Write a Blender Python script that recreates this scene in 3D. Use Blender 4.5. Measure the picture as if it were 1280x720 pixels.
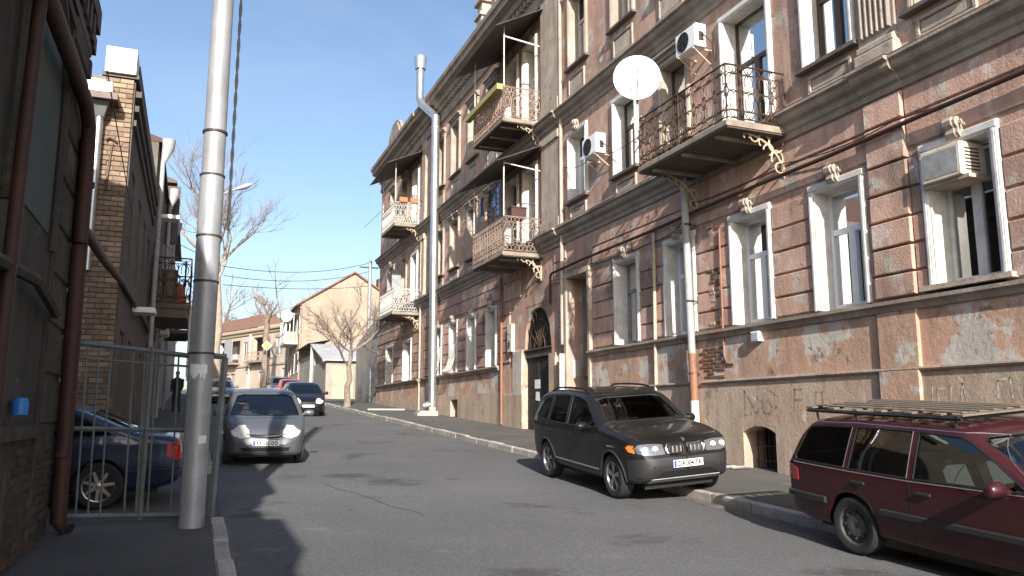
import bpy, bmesh, math, random
from mathutils import Vector, Matrix
from mathutils.bvhtree import BVHTree
from mathutils.geometry import delaunay_2d_cdt
for o in list(bpy.data.objects): bpy.data.objects.remove(o)
sc = bpy.context.scene
C = sc.collection
rnd = random.Random(11)
rad = math.radians
# ------------------------------------------------------------------ camera, sky, sun, exposure
ZO = 1.88                                        # camera height above the road at y = 0
cd = bpy.data.cameras.new('camera'); cam = bpy.data.objects.new('camera', cd); C.objects.link(cam)
cd.sensor_width = 36; cd.lens = 28.125; cd.clip_end = 3000
cam.location = (0, 0, ZO); cam.rotation_euler = (rad(90 + 9.1), 0, rad(-21.65))
sc.camera = cam
SUN_EL, SUN_AZ = rad(25.5), rad(12)               # behind the camera, slightly to the left of the street
w = bpy.data.worlds.new('World'); sc.world = w; w.use_nodes = True
nt = w.node_tree; bg = nt.nodes['Background']
sky = nt.nodes.new('ShaderNodeTexSky'); sky.sky_type = 'NISHITA'; sky.sun_disc = False
sky.sun_elevation = SUN_EL; sky.sun_rotation = math.pi + SUN_AZ
sky.altitude = 400; sky.air_density = 1.0; sky.dust_density = 2.4; sky.ozone_density = 1.6
tcw = nt.nodes.new('ShaderNodeTexCoord'); mpw = nt.nodes.new('ShaderNodeMapping'); mpw.inputs['Scale'].default_value = (1.2, 2.0, 5.5); nt.links.new(tcw.outputs['Generated'], mpw.inputs[0])
nzw = nt.nodes.new('ShaderNodeTexNoise'); nzw.inputs['Scale'].default_value = 1.6; nzw.inputs['Detail'].default_value = 8; nzw.inputs['Roughness'].default_value = .62; nzw.inputs['Distortion'].default_value = .6; nt.links.new(mpw.outputs[0], nzw.inputs['Vector'])
mrw = nt.nodes.new('ShaderNodeMapRange'); mrw.inputs[1].default_value = .46; mrw.inputs[2].default_value = .78; mrw.inputs[3].default_value = 0; mrw.inputs[4].default_value = .2; nt.links.new(nzw.outputs['Fac'], mrw.inputs[0])
mxw = nt.nodes.new('ShaderNodeMix'); mxw.data_type = 'RGBA'; nt.links.new(mrw.outputs[0], mxw.inputs[0]); nt.links.new(sky.outputs[0], mxw.inputs[6]); mxw.inputs[7].default_value = (3.9, 4.1, 4.3, 1)
nt.links.new(mxw.outputs[2], bg.inputs[0]); bg.inputs[1].default_value = 0.115
ld = bpy.data.lights.new('sun', 'SUN'); ld.energy = 5.0; ld.angle = rad(.55); ld.color = (1, .945, .86)
sun = bpy.data.objects.new('sun', ld); C.objects.link(sun)
S = Vector((-math.sin(SUN_AZ) * math.cos(SUN_EL), -math.cos(SUN_AZ) * math.cos(SUN_EL), math.sin(SUN_EL)))
sun.rotation_euler = S.to_track_quat('Z', 'Y').to_euler(); sun.location = (0, -20, 30)
sc.view_settings.view_transform = 'Standard'; sc.view_settings.look = 'None'
sc.view_settings.exposure = 0.95; sc.view_settings.gamma = 1
sc.render.engine = 'CYCLES'; sc.cycles.use_denoising = True
sc.cycles.max_bounces = 8; sc.cycles.transparent_max_bounces = 16

# ------------------------------------------------------------------ helpers
def mat(name, col, rough=.8, metal=0, spec=.4, col2=None, s2=1.2, lo2=.35, hi2=.65, patches=(), bump=0, bs=30,
        streak=0, orand=0, coat=0, grain=.15, gs=40, zs=1):
    m = bpy.data.materials.new(name); m.use_nodes = True
    nt = m.node_tree; N = nt.nodes; L = nt.links; b = N['Principled BSDF']
    b.inputs['Roughness'].default_value = rough; b.inputs['Metallic'].default_value = metal
    b.inputs['Specular IOR Level'].default_value = spec
    if coat:
        b.inputs['Coat Weight'].default_value = coat; b.inputs['Coat Roughness'].default_value = .06
    tc = N.new('ShaderNodeTexCoord')
    def noise(scale, detail=7, ro=.6, stretch=None):
        mp = N.new('ShaderNodeMapping'); L.new(tc.outputs['Object'], mp.inputs[0])
        mp.inputs['Location'].default_value = (rnd.uniform(-9, 9), rnd.uniform(-9, 9), rnd.uniform(-9, 9))
        if stretch: mp.inputs['Scale'].default_value = stretch
        n = N.new('ShaderNodeTexNoise'); n.inputs['Scale'].default_value = scale
        n.inputs['Detail'].default_value = detail; n.inputs['Roughness'].default_value = ro
        L.new(mp.outputs[0], n.inputs['Vector']); return n.outputs['Fac']
    def rng(f, a, c, lo=0, hi=1):
        r = N.new('ShaderNodeMapRange'); r.inputs[1].default_value = a; r.inputs[2].default_value = c
        r.inputs[3].default_value = lo; r.inputs[4].default_value = hi; L.new(f, r.inputs[0]); return r.outputs[0]
    def mix(f, a, c, blend='MIX'):
        x = N.new('ShaderNodeMix'); x.data_type = 'RGBA'; x.blend_type = blend
        for i, q in ((0, f), (6, a), (7, c)):
            if hasattr(q, 'is_linked'): L.new(q, x.inputs[i])
            elif i == 0: x.inputs[0].default_value = q
            else: x.inputs[i].default_value = (*q, 1)
        return x.outputs[2]
    cur = tuple(col)
    h = None
    if col2: cur = mix(rng(noise(s2), lo2, hi2), cur, col2)
    for (pc, ps, lo, hi) in patches:
        f = rng(noise(ps, 9, .65), lo, hi); cur = mix(f, cur, pc)
        if bump: h = f
    if streak:
        f = rng(noise(2.4, 7, .68, (1, 1, .22)), .46, .72, 0, streak); cur = mix(f, cur, (.13, .10, .082))
    if grain:
        f = rng(noise(gs, 4, .6), .3, .7, 1 - grain, 1 + grain)
        x = N.new('ShaderNodeCombineColor'); [L.new(f, x.inputs[i]) for i in range(3)]
        cur = mix(1.0, cur, x.outputs[0], 'MULTIPLY')
    if orand:
        oi = N.new('ShaderNodeObjectInfo'); f = rng(oi.outputs['Random'], 0, 1, 1 - orand, 1 + orand)
        x = N.new('ShaderNodeCombineColor'); [L.new(f, x.inputs[i]) for i in range(3)]
        cur = mix(1.0, cur, x.outputs[0], 'MULTIPLY')
    if hasattr(cur, 'is_linked'): L.new(cur, b.inputs['Base Color'])
    else: b.inputs['Base Color'].default_value = (*cur, 1)
    if bump:
        bp = N.new('ShaderNodeBump'); bp.inputs['Strength'].default_value = bump; bp.inputs['Distance'].default_value = .02
        hh = noise(bs, 8, .65)
        if h is not None:
            ad = N.new('ShaderNodeMath'); ad.operation = 'MULTIPLY_ADD'; L.new(h, ad.inputs[0]); ad.inputs[1].default_value = -.8
            L.new(hh, ad.inputs[2]); hh = ad.outputs[0]
        L.new(hh, bp.inputs['Height']); L.new(bp.outputs[0], b.inputs['Normal'])
        if coat: pass
    return m

def glass_mat(name, tint, refl=1.0):
    m = bpy.data.materials.new(name); m.use_nodes = True
    nt = m.node_tree; N = nt.nodes; L = nt.links; N.remove(N['Principled BSDF'])
    t = N.new('ShaderNodeBsdfTransparent'); t.inputs[0].default_value = (*tint, 1)
    g = N.new('ShaderNodeBsdfGlossy'); g.inputs['Roughness'].default_value = .02; g.inputs[0].default_value = (.9 * refl, .93 * refl, .95 * refl, 1)
    lw = N.new('ShaderNodeFresnel'); lw.inputs[0].default_value = 1.52
    mp = N.new('ShaderNodeMath'); mp.operation = 'MULTIPLY_ADD'; mp.inputs[1].default_value = 1.3; mp.inputs[2].default_value = .03
    L.new(lw.outputs[0], mp.inputs[0])
    x = N.new('ShaderNodeMixShader'); L.new(mp.outputs[0], x.inputs[0]); L.new(t.outputs[0], x.inputs[1]); L.new(g.outputs[0], x.inputs[2])
    L.new(x.outputs[0], N['Material Output'].inputs[0]); return m

class MB:
    def __init__(s, T=None): s.v = []; s.f = []; s.T = T or (lambda a, b, c: (a, b, c))
    def add(s, vs, fs):
        n = len(s.v); s.v += [s.T(*p) for p in vs]; s.f += [tuple(i + n for i in f) for f in fs]; return s
    def box(s, a0, a1, b0, b1, c0, c1):
        return s.add([(a0, b0, c0), (a1, b0, c0), (a1, b1, c0), (a0, b1, c0), (a0, b0, c1), (a1, b0, c1), (a1, b1, c1), (a0, b1, c1)],
                     [(0, 3, 2, 1), (4, 5, 6, 7), (0, 1, 5, 4), (1, 2, 6, 5), (2, 3, 7, 6), (3, 0, 4, 7)])
    def block(s, a0, a1, b0, b1, c0, c1, ch=.012):   # a box whose outer face (c1) is chamfered
        m = c1 - ch
        v = [(a0, b0, c0), (a1, b0, c0), (a1, b1, c0), (a0, b1, c0), (a0, b0, m), (a1, b0, m), (a1, b1, m), (a0, b1, m),
             (a0 + ch, b0 + ch, c1), (a1 - ch, b0 + ch, c1), (a1 - ch, b1 - ch, c1), (a0 + ch, b1 - ch, c1)]
        f = [(0, 3, 2, 1), (8, 9, 10, 11)]
        for k in (0, 4):
            for i in range(4): j = (i + 1) % 4; f.append((k + i, k + j, k + 4 + j, k + 4 + i))
        return s.add(v, f)
    def quad(s, *p): return s.add(list(p), [tuple(range(len(p)))])
    def sweep(s, prof, u0, u1):                      # profile of (w, v) run along u
        n = len(prof)
        s.add([(u0, v, w_) for w_, v in prof] + [(u1, v, w_) for w_, v in prof],
              [(i, i + 1, n + i + 1, n + i) for i in range(n - 1)] + [(n - 1, 0, n, 2 * n - 1)] + [tuple(range(n))[::-1], tuple(range(n, 2 * n))])
        return s
    def tube(s, pts, r, n=8, r1=None, cap=True):
        P = [Vector(s.T(*p)) for p in pts]
        if len(P) < 2: return s
        rs = r if isinstance(r, (list, tuple)) else [r + ((r1 if r1 is not None else r) - r) * i / (len(P) - 1) for i in range(len(P))]
        base = len(s.v); prev = None
        for i, p in enumerate(P):
            t = (P[min(i + 1, len(P) - 1)] - P[max(i - 1, 0)])
            if t.length < 1e-9: t = Vector((0, 0, 1))
            t.normalize()
            if prev is None:
                a = Vector((0, 0, 1)) if abs(t.z) < .9 else Vector((1, 0, 0))
                x = t.cross(a).normalized()
            else:
                x = (prev - t * prev.dot(t)); x = x.normalized() if x.length > 1e-6 else t.orthogonal().normalized()
            prev = x; y = t.cross(x)
            for k in range(n):
                an = 2 * math.pi * k / n; q = p + (x * math.cos(an) + y * math.sin(an)) * rs[i]
                s.v.append(tuple(q))
        for i in range(len(P) - 1):
            for k in range(n):
                a = base + i * n + k; b_ = base + i * n + (k + 1) % n
                s.f.append((a, b_, b_ + n, a + n))
        if cap:
            s.f.append(tuple(range(base, base + n))[::-1]); e = base + (len(P) - 1) * n; s.f.append(tuple(range(e, e + n)))
        return s
    def lathe(s, prof, n=24, c=(0, 0, 0), ax='z'):
        base = len(s.v); m = len(prof)
        for k in range(n):
            a = 2 * math.pi * k / n; ca, sa = math.cos(a), math.sin(a)
            for r, h in prof:
                p = {'z': (r * ca, r * sa, h), 'x': (h, r * ca, r * sa), 'y': (r * sa, h, r * ca)}[ax]
                s.v.append(s.T(p[0] + c[0], p[1] + c[1], p[2] + c[2]))
        for k in range(n):
            for i in range(m - 1):
                a = base + k * m + i; b_ = base + ((k + 1) % n) * m + i
                s.f.append((a, b_, b_ + 1, a + 1))
        return s
    def prism(s, poly, c0, c1):                      # polygon in (a, b), extruded along c
        n = len(poly)
        return s.add([(a, b, c0) for a, b in poly] + [(a, b, c1) for a, b in poly],
                     [tuple(range(n))[::-1], tuple(range(n, 2 * n))] + [(i, (i + 1) % n, n + (i + 1) % n, n + i) for i in range(n)])
    def mesh(s, name, m, smooth=False, recalc=True):
        me = bpy.data.meshes.new(name); me.from_pydata(s.v, [], s.f); me.update()
        if recalc and len(s.f) < 200000:
            bm = bmesh.new(); bm.from_mesh(me); bmesh.ops.recalc_face_normals(bm, faces=bm.faces); bm.to_mesh(me); bm.free()
        if m: me.materials.append(m)
        if smooth:
            me.polygons.foreach_set('use_smooth', [True] * len(me.polygons))
            me.set_sharp_from_angle(angle=rad(smooth if smooth is not True else 40))
        return me
    def build(s, name, m, parent=None, smooth=False, kind=None):
        return link(name, s.mesh(name, m, smooth), parent, kind)

def link(name, me, parent=None, kind=None, world=True):
    o = bpy.data.objects.new(name, me); C.objects.link(o)
    if parent:
        o.parent = parent
        if world: o.matrix_parent_inverse = PINV[parent.name]
        PINV[o.name] = PINV.get(parent.name, Matrix()) if not world else Matrix()
    else: PINV[o.name] = Matrix()
    if kind: o['kind'] = kind
    return o
PINV = {}
def thing(name, label, cat, loc=(0, 0, 0), group=None, M=None):
    o = bpy.data.objects.new(name, None); C.objects.link(o); o.empty_display_size = .2
    o.matrix_world = M if M else Matrix.Translation(loc)
    PINV[o.name] = (M if M else Matrix.Translation(loc)).inverted()
    return tag(o, label, cat, group)
def tag(o, label, cat, group=None):
    o['label'] = label; o['category'] = cat
    if group: o['group'] = group
    return o
def struct(o): o['kind'] = 'structure'; return o

def rz(y):                                           # height of the road surface along the street
    if y < 88: return .05 * y
    return 4.4 + .05 * 20 * (1 - math.exp(-(y - 88) / 20))
def px(h): return h

# ------------------------------------------------------------------ materials
M = {}
M['asphalt'] = mat('asphalt', (.088, .0885, .091), .85, col2=(.120, .120, .122), s2=.3, lo2=.3, hi2=.7, patches=[((.062, .061, .06), .55, .58, .66), ((.14, .136, .13), 1.6, .62, .72), ((.055, .054, .053), 3.2, .66, .70)], bump=.45, bs=45, grain=.3, gs=30, spec=.3)
M['pave'] = mat('pavement_asphalt', (.07, .067, .064), .9, col2=(.10, .093, .086), s2=.8, patches=[((.15, .14, .125), 1.7, .6, .72)], bump=.5, bs=40, grain=.25, gs=70)
M['pave_dark'] = mat('yard_asphalt', (.07, .068, .066), .9, col2=(.1, .095, .09), s2=.7, bump=.4, bs=35, grain=.25, gs=70)  # even asphalt without pale patches, for the yard and left pavements
M['kerb'] = mat('kerb_stone', (.40, .37, .34), .85, col2=(.28, .26, .235), s2=3, bump=.4, bs=30, orand=.2, grain=.2)
M['soil'] = mat('earth', (.14, .12, .09), .95, col2=(.1, .1, .06), s2=.1)
M['pink'] = mat('pink_stucco', (.54, .345, .268), .92, col2=(.44, .29, .235), s2=.9, patches=[((.22, .165, .135), .45, .55, .68), ((.54, .47, .41), 1.5, .54, .61), ((.25, .175, .14), 2.6, .60, .69)], bump=.6, bs=26, streak=.6, orand=.16, grain=.14, spec=.2)
M['plinth'] = mat('plinth_render', (.52, .32, .225), .93, col2=(.42, .285, .215), s2=.8, patches=[((.52, .48, .43), 1.05, .50, .55), ((.25, .19, .155), 1.9, .59, .66)], bump=.5, bs=11, streak=.55, grain=.2, spec=.2)
M['plinth2'] = mat('plinth_grey_render', (.47, .385, .31), .93, col2=(.43, .30, .22), s2=.8, patches=[((.27, .215, .175), 1.6, .60, .67), ((.55, .50, .44), 2.4, .62, .68)], bump=.5, bs=11, streak=.55, grain=.2, spec=.2)
M['trim'] = mat('stone_trim', (.46, .385, .32), .9, col2=(.32, .27, .23), s2=1.4, patches=[((.18, .15, .13), 2.5, .6, .72)], bump=.5, bs=24, streak=.5, grain=.15, spec=.2)
M['cornice'] = mat('cornice_stucco', (.36, .305, .26), .9, col2=(.24, .2, .17), s2=1.1, patches=[((.37, .22, .17), 1.2, .6, .68)], bump=.5, bs=24, streak=.6, grain=.15, spec=.2)
M['tin'] = mat('tin_flashing', (.13, .11, .10), .55, metal=.3, col2=(.2, .13, .1), s2=2)
M['whitepaint'] = mat('old_white_paint', (.66, .645, .62), .6, col2=(.5, .47, .44), s2=3, patches=[((.36, .31, .27), 3.2, .63, .7)], bump=.25, bs=30, grain=.06)
M['pvc'] = mat('white_window_plastic', (.74, .75, .76), .35, grain=.03)
M['brownwood'] = mat('dark_brown_wood', (.055, .03, .022), .5, col2=(.09, .05, .035), s2=6)
M['greywood'] = mat('weathered_grey_wood', (.3, .31, .32), .75, col2=(.2, .2, .2), s2=5)
M['curtain'] = mat('net_curtain', (.62, .6, .56), .9, grain=.1)
M['curtain2'] = mat('beige_curtain', (.5, .42, .33), .9, grain=.1)
M['room'] = mat('dim_room', (.16, .14, .12), .95)
M['glass'] = glass_mat('window_glass', (.42, .46, .48), .75)
M['iron'] = mat('wrought_iron_brown', (.055, .04, .034), .6, metal=.3, col2=(.10, .06, .04), s2=6, grain=.2)
M['ironpink'] = mat('iron_pale_pink_paint', (.42, .3, .25), .6, col2=(.25, .16, .12), s2=6)
M['irontan'] = mat('iron_tan_paint', (.30, .235, .19), .6, col2=(.19, .13, .1), s2=6)
M['ironwhite'] = mat('iron_white_paint', (.55, .54, .51), .6, col2=(.4, .37, .33), s2=6)
M['ironcream'] = mat('iron_cream_paint', (.52, .44, .33), .6, col2=(.35, .28, .2), s2=6)
M['concrete'] = mat('balcony_concrete', (.30, .26, .215), .9, col2=(.2, .165, .13), s2=3, bump=.4, streak=.3)
M['soffit'] = mat('dark_soffit_boards', (.06, .048, .04), .9, col2=(.09, .07, .055), s2=3, streak=.3)  # dark brown boards under the balcony slabs
M['darksheet'] = mat('dark_sheet_metal', (.045, .04, .045), .6, metal=.3, col2=(.08, .06, .05), s2=3)
M['galv'] = mat('galvanised_steel', (.56, .57, .58), .33, metal=.85, col2=(.45, .46, .47), s2=3, grain=.08, bump=.05, bs=12)
M['polesteel'] = mat('pole_steel', (.36, .37, .39), .45, metal=.3, col2=(.28, .285, .30), s2=2.2, patches=[((.2, .17, .15), 3, .62, .69)], grain=.12, bump=.12, bs=9, streak=.35)
M['rust'] = mat('rusty_brown_paint', (.06, .022, .016), .65, col2=(.042, .02, .015), s2=3, grain=.2)
M['pipegrey'] = mat('painted_grey_pipe', (.36, .38, .39), .55, col2=(.28, .28, .28), s2=4)
M['pipewhite'] = mat('painted_white_pipe', (.7, .69, .67), .5, col2=(.55, .5, .45), s2=4)
M['pipebrown'] = mat('brown_primer_pipe', (.28, .13, .075), .65, col2=(.2, .1, .07), s2=5)
M['white'] = mat('white_plastic', (.76, .77, .77), .4, grain=.03)
M['offwhite'] = mat('yellowed_white_metal', (.62, .58, .5), .5, col2=(.5, .42, .32), s2=4)
M['dish'] = mat('white_dish_paint', (.82, .83, .84), .45, grain=.02)
M['dark'] = mat('near_black', (.015, .015, .016), .6, grain=0)
M['black'] = mat('black_rubber', (.02, .02, .021), .75, grain=.1)
M['brick'] = mat('yellow_brick', (.30, .215, .15), .9, col2=(.19, .135, .095), s2=1.5, bump=.5, bs=30, orand=.36, grain=.15, spec=.2)
M['brickred'] = mat('red_brick', (.20, .11, .075), .9, col2=(.13, .08, .06), s2=2, bump=.4, bs=40, orand=.25, grain=.2, spec=.2)
M['mortar'] = mat('mortar', (.16, .125, .1), .95, col2=(.11, .09, .075), s2=3, bump=.3)
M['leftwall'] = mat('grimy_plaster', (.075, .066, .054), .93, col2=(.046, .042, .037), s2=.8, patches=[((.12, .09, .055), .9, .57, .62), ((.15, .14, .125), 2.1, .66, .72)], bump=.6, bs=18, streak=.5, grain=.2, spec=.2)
M['bluegreen'] = mat('faded_green_paint', (.045, .065, .06), .85, col2=(.07, .08, .07), s2=1.5, grain=.15)
M['plaster2'] = mat('brown_plaster', (.15, .125, .10), .92, col2=(.10, .085, .072), s2=.8, patches=[((.2, .18, .15), 1.6, .6, .7)], bump=.5, bs=18, streak=.4, grain=.15)
M['cream'] = mat('cream_plaster', (.36, .285, .22), .92, col2=(.30, .235, .18), s2=.5, patches=[((.5, .4, .3), .8, .6, .7)], bump=.25, streak=.2, grain=.08)
M['creampink'] = mat('pale_pink_plaster', (.48, .39, .32), .92, col2=(.40, .32, .26), s2=.4, patches=[((.42, .33, .27), .6, .58, .68)], bump=.25, streak=.3, grain=.1)
M['greyplaster'] = mat('grey_plaster', (.34, .31, .27), .92, col2=(.26, .23, .2), s2=.6, patches=[((.42, .38, .33), 1, .6, .7)], bump=.4, streak=.35, grain=.12)
M['rooftile'] = mat('rust_red_roof', (.24, .10, .065), .8, col2=(.16, .08, .06), s2=1, grain=.2)
M['roofsheet'] = mat('pale_sheet_roof', (.62, .64, .66), .4, metal=.4, col2=(.5, .5, .5), s2=1)
M['roofdark'] = mat('dark_roof', (.06, .05, .05), .8, col2=(.1, .08, .07), s2=1)
M['roofwhite'] = mat('white_tin', (.78, .78, .78), .5, grain=.04)
M['fence'] = mat('grey_green_gate_paint', (.17, .19, .19), .6, col2=(.11, .12, .12), s2=5, patches=[((.12, .07, .05), 7, .66, .72)], grain=.12)
M['bark'] = mat('pale_bark', (.36, .29, .23), .9, col2=(.26, .205, .16), s2=3, bump=.5, bs=10, zs=1)
M['bark2'] = mat('grey_bark', (.25, .20, .16), .9, col2=(.17, .13, .1), s2=4, bump=.5, bs=12)
M['twig'] = mat('reddish_twigs', (.19, .155, .135), .85, grain=.1)
M['wire'] = mat('black_cable', (.02, .02, .022), .6, grain=0)
M['darkwood'] = mat('weathered_dark_lintel', (.09, .075, .06), .85, col2=(.06, .05, .042), s2=3)
M['darkbrick'] = mat('dark_brick', (.085, .05, .036), .92, col2=(.055, .036, .028), s2=2, bump=.4, orand=.3, grain=.2)  # darker brick tone for the bare masonry of the near house
M['palepatch'] = mat('pale_bare_plaster', (.56, .51, .45), .93, col2=(.42, .37, .31), s2=1.6, patches=[((.27, .22, .18), 1.8, .56, .63)], bump=.5, bs=14, streak=.4)
M['door'] = mat('dark_door', (.012, .013, .013), .7, col2=(.02, .018, .016), s2=3)
M['greendoor'] = mat('pale_green_gate', (.36, .40, .28), .7, col2=(.28, .31, .22), s2=2, streak=.3)
M['paper'] = mat('paper', (.68, .69, .70), .8, grain=.08)
M['terracotta'] = mat('terracotta', (.40, .14, .07), .8, grain=.1)
M['leaf'] = mat('plant_green', (.05, .09, .03), .7, grain=.2)
M['yellowsign'] = mat('sign_yellow', (.75, .50, .05), .5, grain=.03)
M['yellowwood'] = mat('yellow_green_board', (.40, .33, .12), .7, col2=(.28, .24, .1), s2=4)
M['wood'] = mat('bare_wood_slats', (.15, .12, .09), .8, col2=(.12, .095, .075), s2=5, grain=.2)
M['bluecloth'] = mat('blue_denim', (.05, .08, .17), .9, grain=.2)
M['darkcloth'] = mat('dark_cloth', (.025, .025, .03), .9, grain=.15)
M['greycloth'] = mat('grey_cloth', (.2, .2, .21), .9, grain=.15)
M['skin'] = mat('skin', (.50, .29, .20), .55, grain=.04)
M['hair'] = mat('dark_hair', (.02, .015, .012), .6, grain=.1)
M['blueplastic'] = mat('blue_plastic', (.03, .2, .55), .4, grain=.03)
M['graffiti'] = mat('faded_green_graffiti', (.20, .20, .15), .9, patches=[((.42, .33, .26), 7, .48, .56)], grain=.2)
M['graffitiw'] = mat('white_graffiti', (.58, .54, .5), .9, patches=[((.42, .33, .26), 9, .48, .54)], grain=.2)
M['chrome'] = mat('chrome', (.75, .75, .76), .12, metal=1, grain=0)
M['rim'] = mat('alloy', (.45, .45, .46), .3, metal=.9, grain=.05)
M['steelrim'] = mat('dusty_steel_rim', (.07, .07, .07), .6, metal=.3, grain=.1)
M['carplastic'] = mat('grey_bumper_plastic', (.022, .022, .023), .5, grain=.1)
M['blackplastic'] = mat('black_trim', (.014, .014, .015), .5, grain=.05)
M['lampclear'] = mat('headlamp_glass', (.22, .23, .24), .18, metal=.6, spec=.6, coat=1, grain=.05)
M['lamppale'] = mat('pale_headlamp', (.50, .49, .45), .3, spec=.5, coat=.6, grain=.1)
M['lampamber'] = mat('amber_lens', (.75, .22, .03), .2, coat=1, grain=0)
M['lampred'] = mat('red_lens', (.45, .015, .015), .2, coat=1, grain=0)
M['seat'] = mat('car_seat_cloth', (.05, .05, .055), .9)
M['seatgrey'] = mat('car_seat_grey', (.2, .19, .18), .9)
M['plateblue'] = mat('plate_blue', (.02, .08, .4), .5, grain=0)
M['carglass'] = glass_mat('car_glass', (.36, .42, .42))
M['carglassd'] = glass_mat('dark_car_glass', (.16, .19, .2))

# ------------------------------------------------------------------ ground, road, pavements
XK, XKL, XW, XL = 7.64, .45, 10.75, -1.4          # right kerb, left kerb, right facade, left facade
def bend(y): return 0 if y < 68 else -8 * ((y - 68) / 40) ** 2
def strip(name, xa, xb, y0, y1, dz, m, step=2.0, parent=None, side=None):
    mb = MB(); ys = []; y = y0
    while y < y1 - 1e-6: ys.append(y); y += step
    ys.append(y1)
    for i in range(len(ys) - 1):
        a, b = ys[i], ys[i + 1]
        xa0, xb0, xa1, xb1 = xa + bend(a), xb + bend(a), xa + bend(b), xb + bend(b)
        mb.quad((xa0, a, rz(a) + dz), (xb0, a, rz(a) + dz), (xb1, b, rz(b) + dz), (xa1, b, rz(b) + dz))
        if side:
            for s_ in side:
                q0, q1 = (xa0, xa1) if s_ == 'a' else (xb0, xb1)
                mb.quad((q0, a, rz(a) + dz), (q1, b, rz(b) + dz), (q1, b, rz(b) - .1), (q0, a, rz(a) - .1))
    return struct(mb.build(name, m, parent))
g = MB()
ys = [-300, -60] + list(range(-56, 140, 4)) + [160, 400, 900]
for i in range(len(ys) - 1):
    a, b = ys[i], ys[i + 1]
    za, zb = rz(max(a, -60)) - .012, rz(max(b, -60)) - .012
    g.quad((-700, a, za), (700, a, za), (700, b, zb), (-700, b, zb))
struct(g.build('ground', M['soil']))
strip('road', XKL, XK, -58, 118, .0, M['asphalt'])
strip('yard', -9, XKL, 10.6, 17.2, -.004, M['pave_dark'])
pr = strip('pavement', XK + .15, XW + .3, -58, 112, .15, M['pave'])
pl = strip('pavement_left', XL - .3, XKL - .16, -58, 10.62, .14, M['pave_dark'], side='b')
pl2 = strip('pavement_left_far', XL - .3, XKL - .16, 16.2, 70, .13, M['pave_dark'], side='b')
# kerb stones, one by one
def kerb_run(parent, x0, x1, y0, y1, h, n0):
    y = y0
    while y < y1:
        ln = rnd.uniform(.8, 1.05); j = rnd.uniform(-.012, .012); t = rnd.uniform(-.012, .01)
        x_0, x_1 = x0 + bend(y), x1 + bend(y)
        e = min(y + ln - .015, y1)
        mb = MB(); zt0, zt1 = rz(y) + h + t, rz(e) + h + t + rnd.uniform(-.008, .008); c = .02
        mb.add([(x_0 + j, y, rz(y) - .08), (x_1 + j, y, rz(y) - .08), (x_1 + j, e, rz(e) - .08), (x_0 + j, e, rz(e) - .08),
                (x_0 + j, y, zt0 - c), (x_1 + j, y, zt0 - c), (x_1 + j, e, zt1 - c), (x_0 + j, e, zt1 - c),
                (x_0 + j + c, y + c, zt0), (x_1 + j - c, y + c, zt0), (x_1 + j - c, e - c, zt1), (x_0 + j + c, e - c, zt1)],
               [(8, 9, 10, 11)] + [(k + i, k + (i + 1) % 4, k + 4 + (i + 1) % 4, k + 4 + i) for k in (0, 4) for i in range(4)])
        mb.build('kerb_stone', M['kerb'], parent); y += ln
kerb_run(pr, XK, XK + .155, -3, 66, .155, 0)
kerb_run(pl, XKL - .165, XKL, -2, 10.62, .145, 0)
kerb_run(pl2, XKL - .165, XKL, 16.3, 40, .135, 0)
# tarred crack lines on the road
def crack(pts, wd):
    mb = MB()
    for i in range(len(pts) - 1):
        (xa, ya), (xb, yb) = pts[i], pts[i + 1]; d = Vector((xb - xa, yb - ya)).normalized(); n = Vector((-d.y, d.x)) * wd / 2
        mb.quad((xa - n.x, ya - n.y, rz(ya) + .004), (xa + n.x, ya + n.y, rz(ya) + .004), (xb + n.x, yb + n.y, rz(yb) + .004), (xb - n.x, yb - n.y, rz(yb) + .004))
    return mb
ck = MB()
for (x, y, dx, dy, n) in ((2.2, 14.6, .10, -.40, 9), (2.6, 17.0, .5, .1, 5), (5.6, 30, .08, .5, 12), (3.2, 24, .6, .05, 6)):
    pts = [(x, y)]
    for k in range(n): x += dx + rnd.uniform(-.08, .08); y += dy + rnd.uniform(-.08, .08); pts.append((x, y))
    c_ = crack(pts, .018); ck.add(c_.v, c_.f)
M['seal'] = mat('old_tar_seal', (.055, .054, .053), .8); o = ck.build('crack_seal', M['seal'], None, kind='structure')

# dust and grit gathered along the kerbs
def gutter(x, sg, y0, y1, wmax):
    mb = MB(); y = y0; w0 = wmax * .5
    while y < y1:
        w1 = max(.04, min(wmax, w0 + rnd.uniform(-.06, .06))); e = y + .3
        mb.quad((x, y, rz(y) + .004), (x + sg * w0, y, rz(y) + .004), (x + sg * w1, e, rz(e) + .004), (x, e, rz(e) + .004)); w0 = w1; y = e
    return mb
M['grit'] = mat('gutter_grit', (.15, .135, .115), .95, col2=(.09, .085, .078), s2=3, grain=.35, gs=25)
gutter(XK - .002, -1, -3, 66, .3).build('gutter_grit', M['grit'], None, kind='structure'); gutter(XKL + .002, 1, -2, 10.6, .2).build('gutter_grit', M['grit'], None, kind='structure')
mb = MB()
for k in range(420):
    x = rnd.choice((XK - abs(rnd.gauss(0, .35)), rnd.uniform(XKL + .1, XK - .1), XK + .3 + abs(rnd.gauss(0, .9)))); y = rnd.uniform(5, 34); q = rnd.uniform(.004, .011)
    z = rz(y) + (.15 if x > XK + .15 else 0)
    if XK - .02 < x < XK + .17: continue
    if x < 10.6: mb.add([(x - q, y - q, z), (x + q, y - q * .6, z), (x + q * .7, y + q, z), (x - q, y + q * .8, z), (x, y, z + q * .9)], [(0, 1, 4), (1, 2, 4), (2, 3, 4), (3, 0, 4)])
mb.build('loose_grit', M['grit'], None, kind='stuff'); tag(bpy.data.objects['loose_grit'], 'scattered loose grit and small stones on the road and pavement', 'grit')

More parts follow.
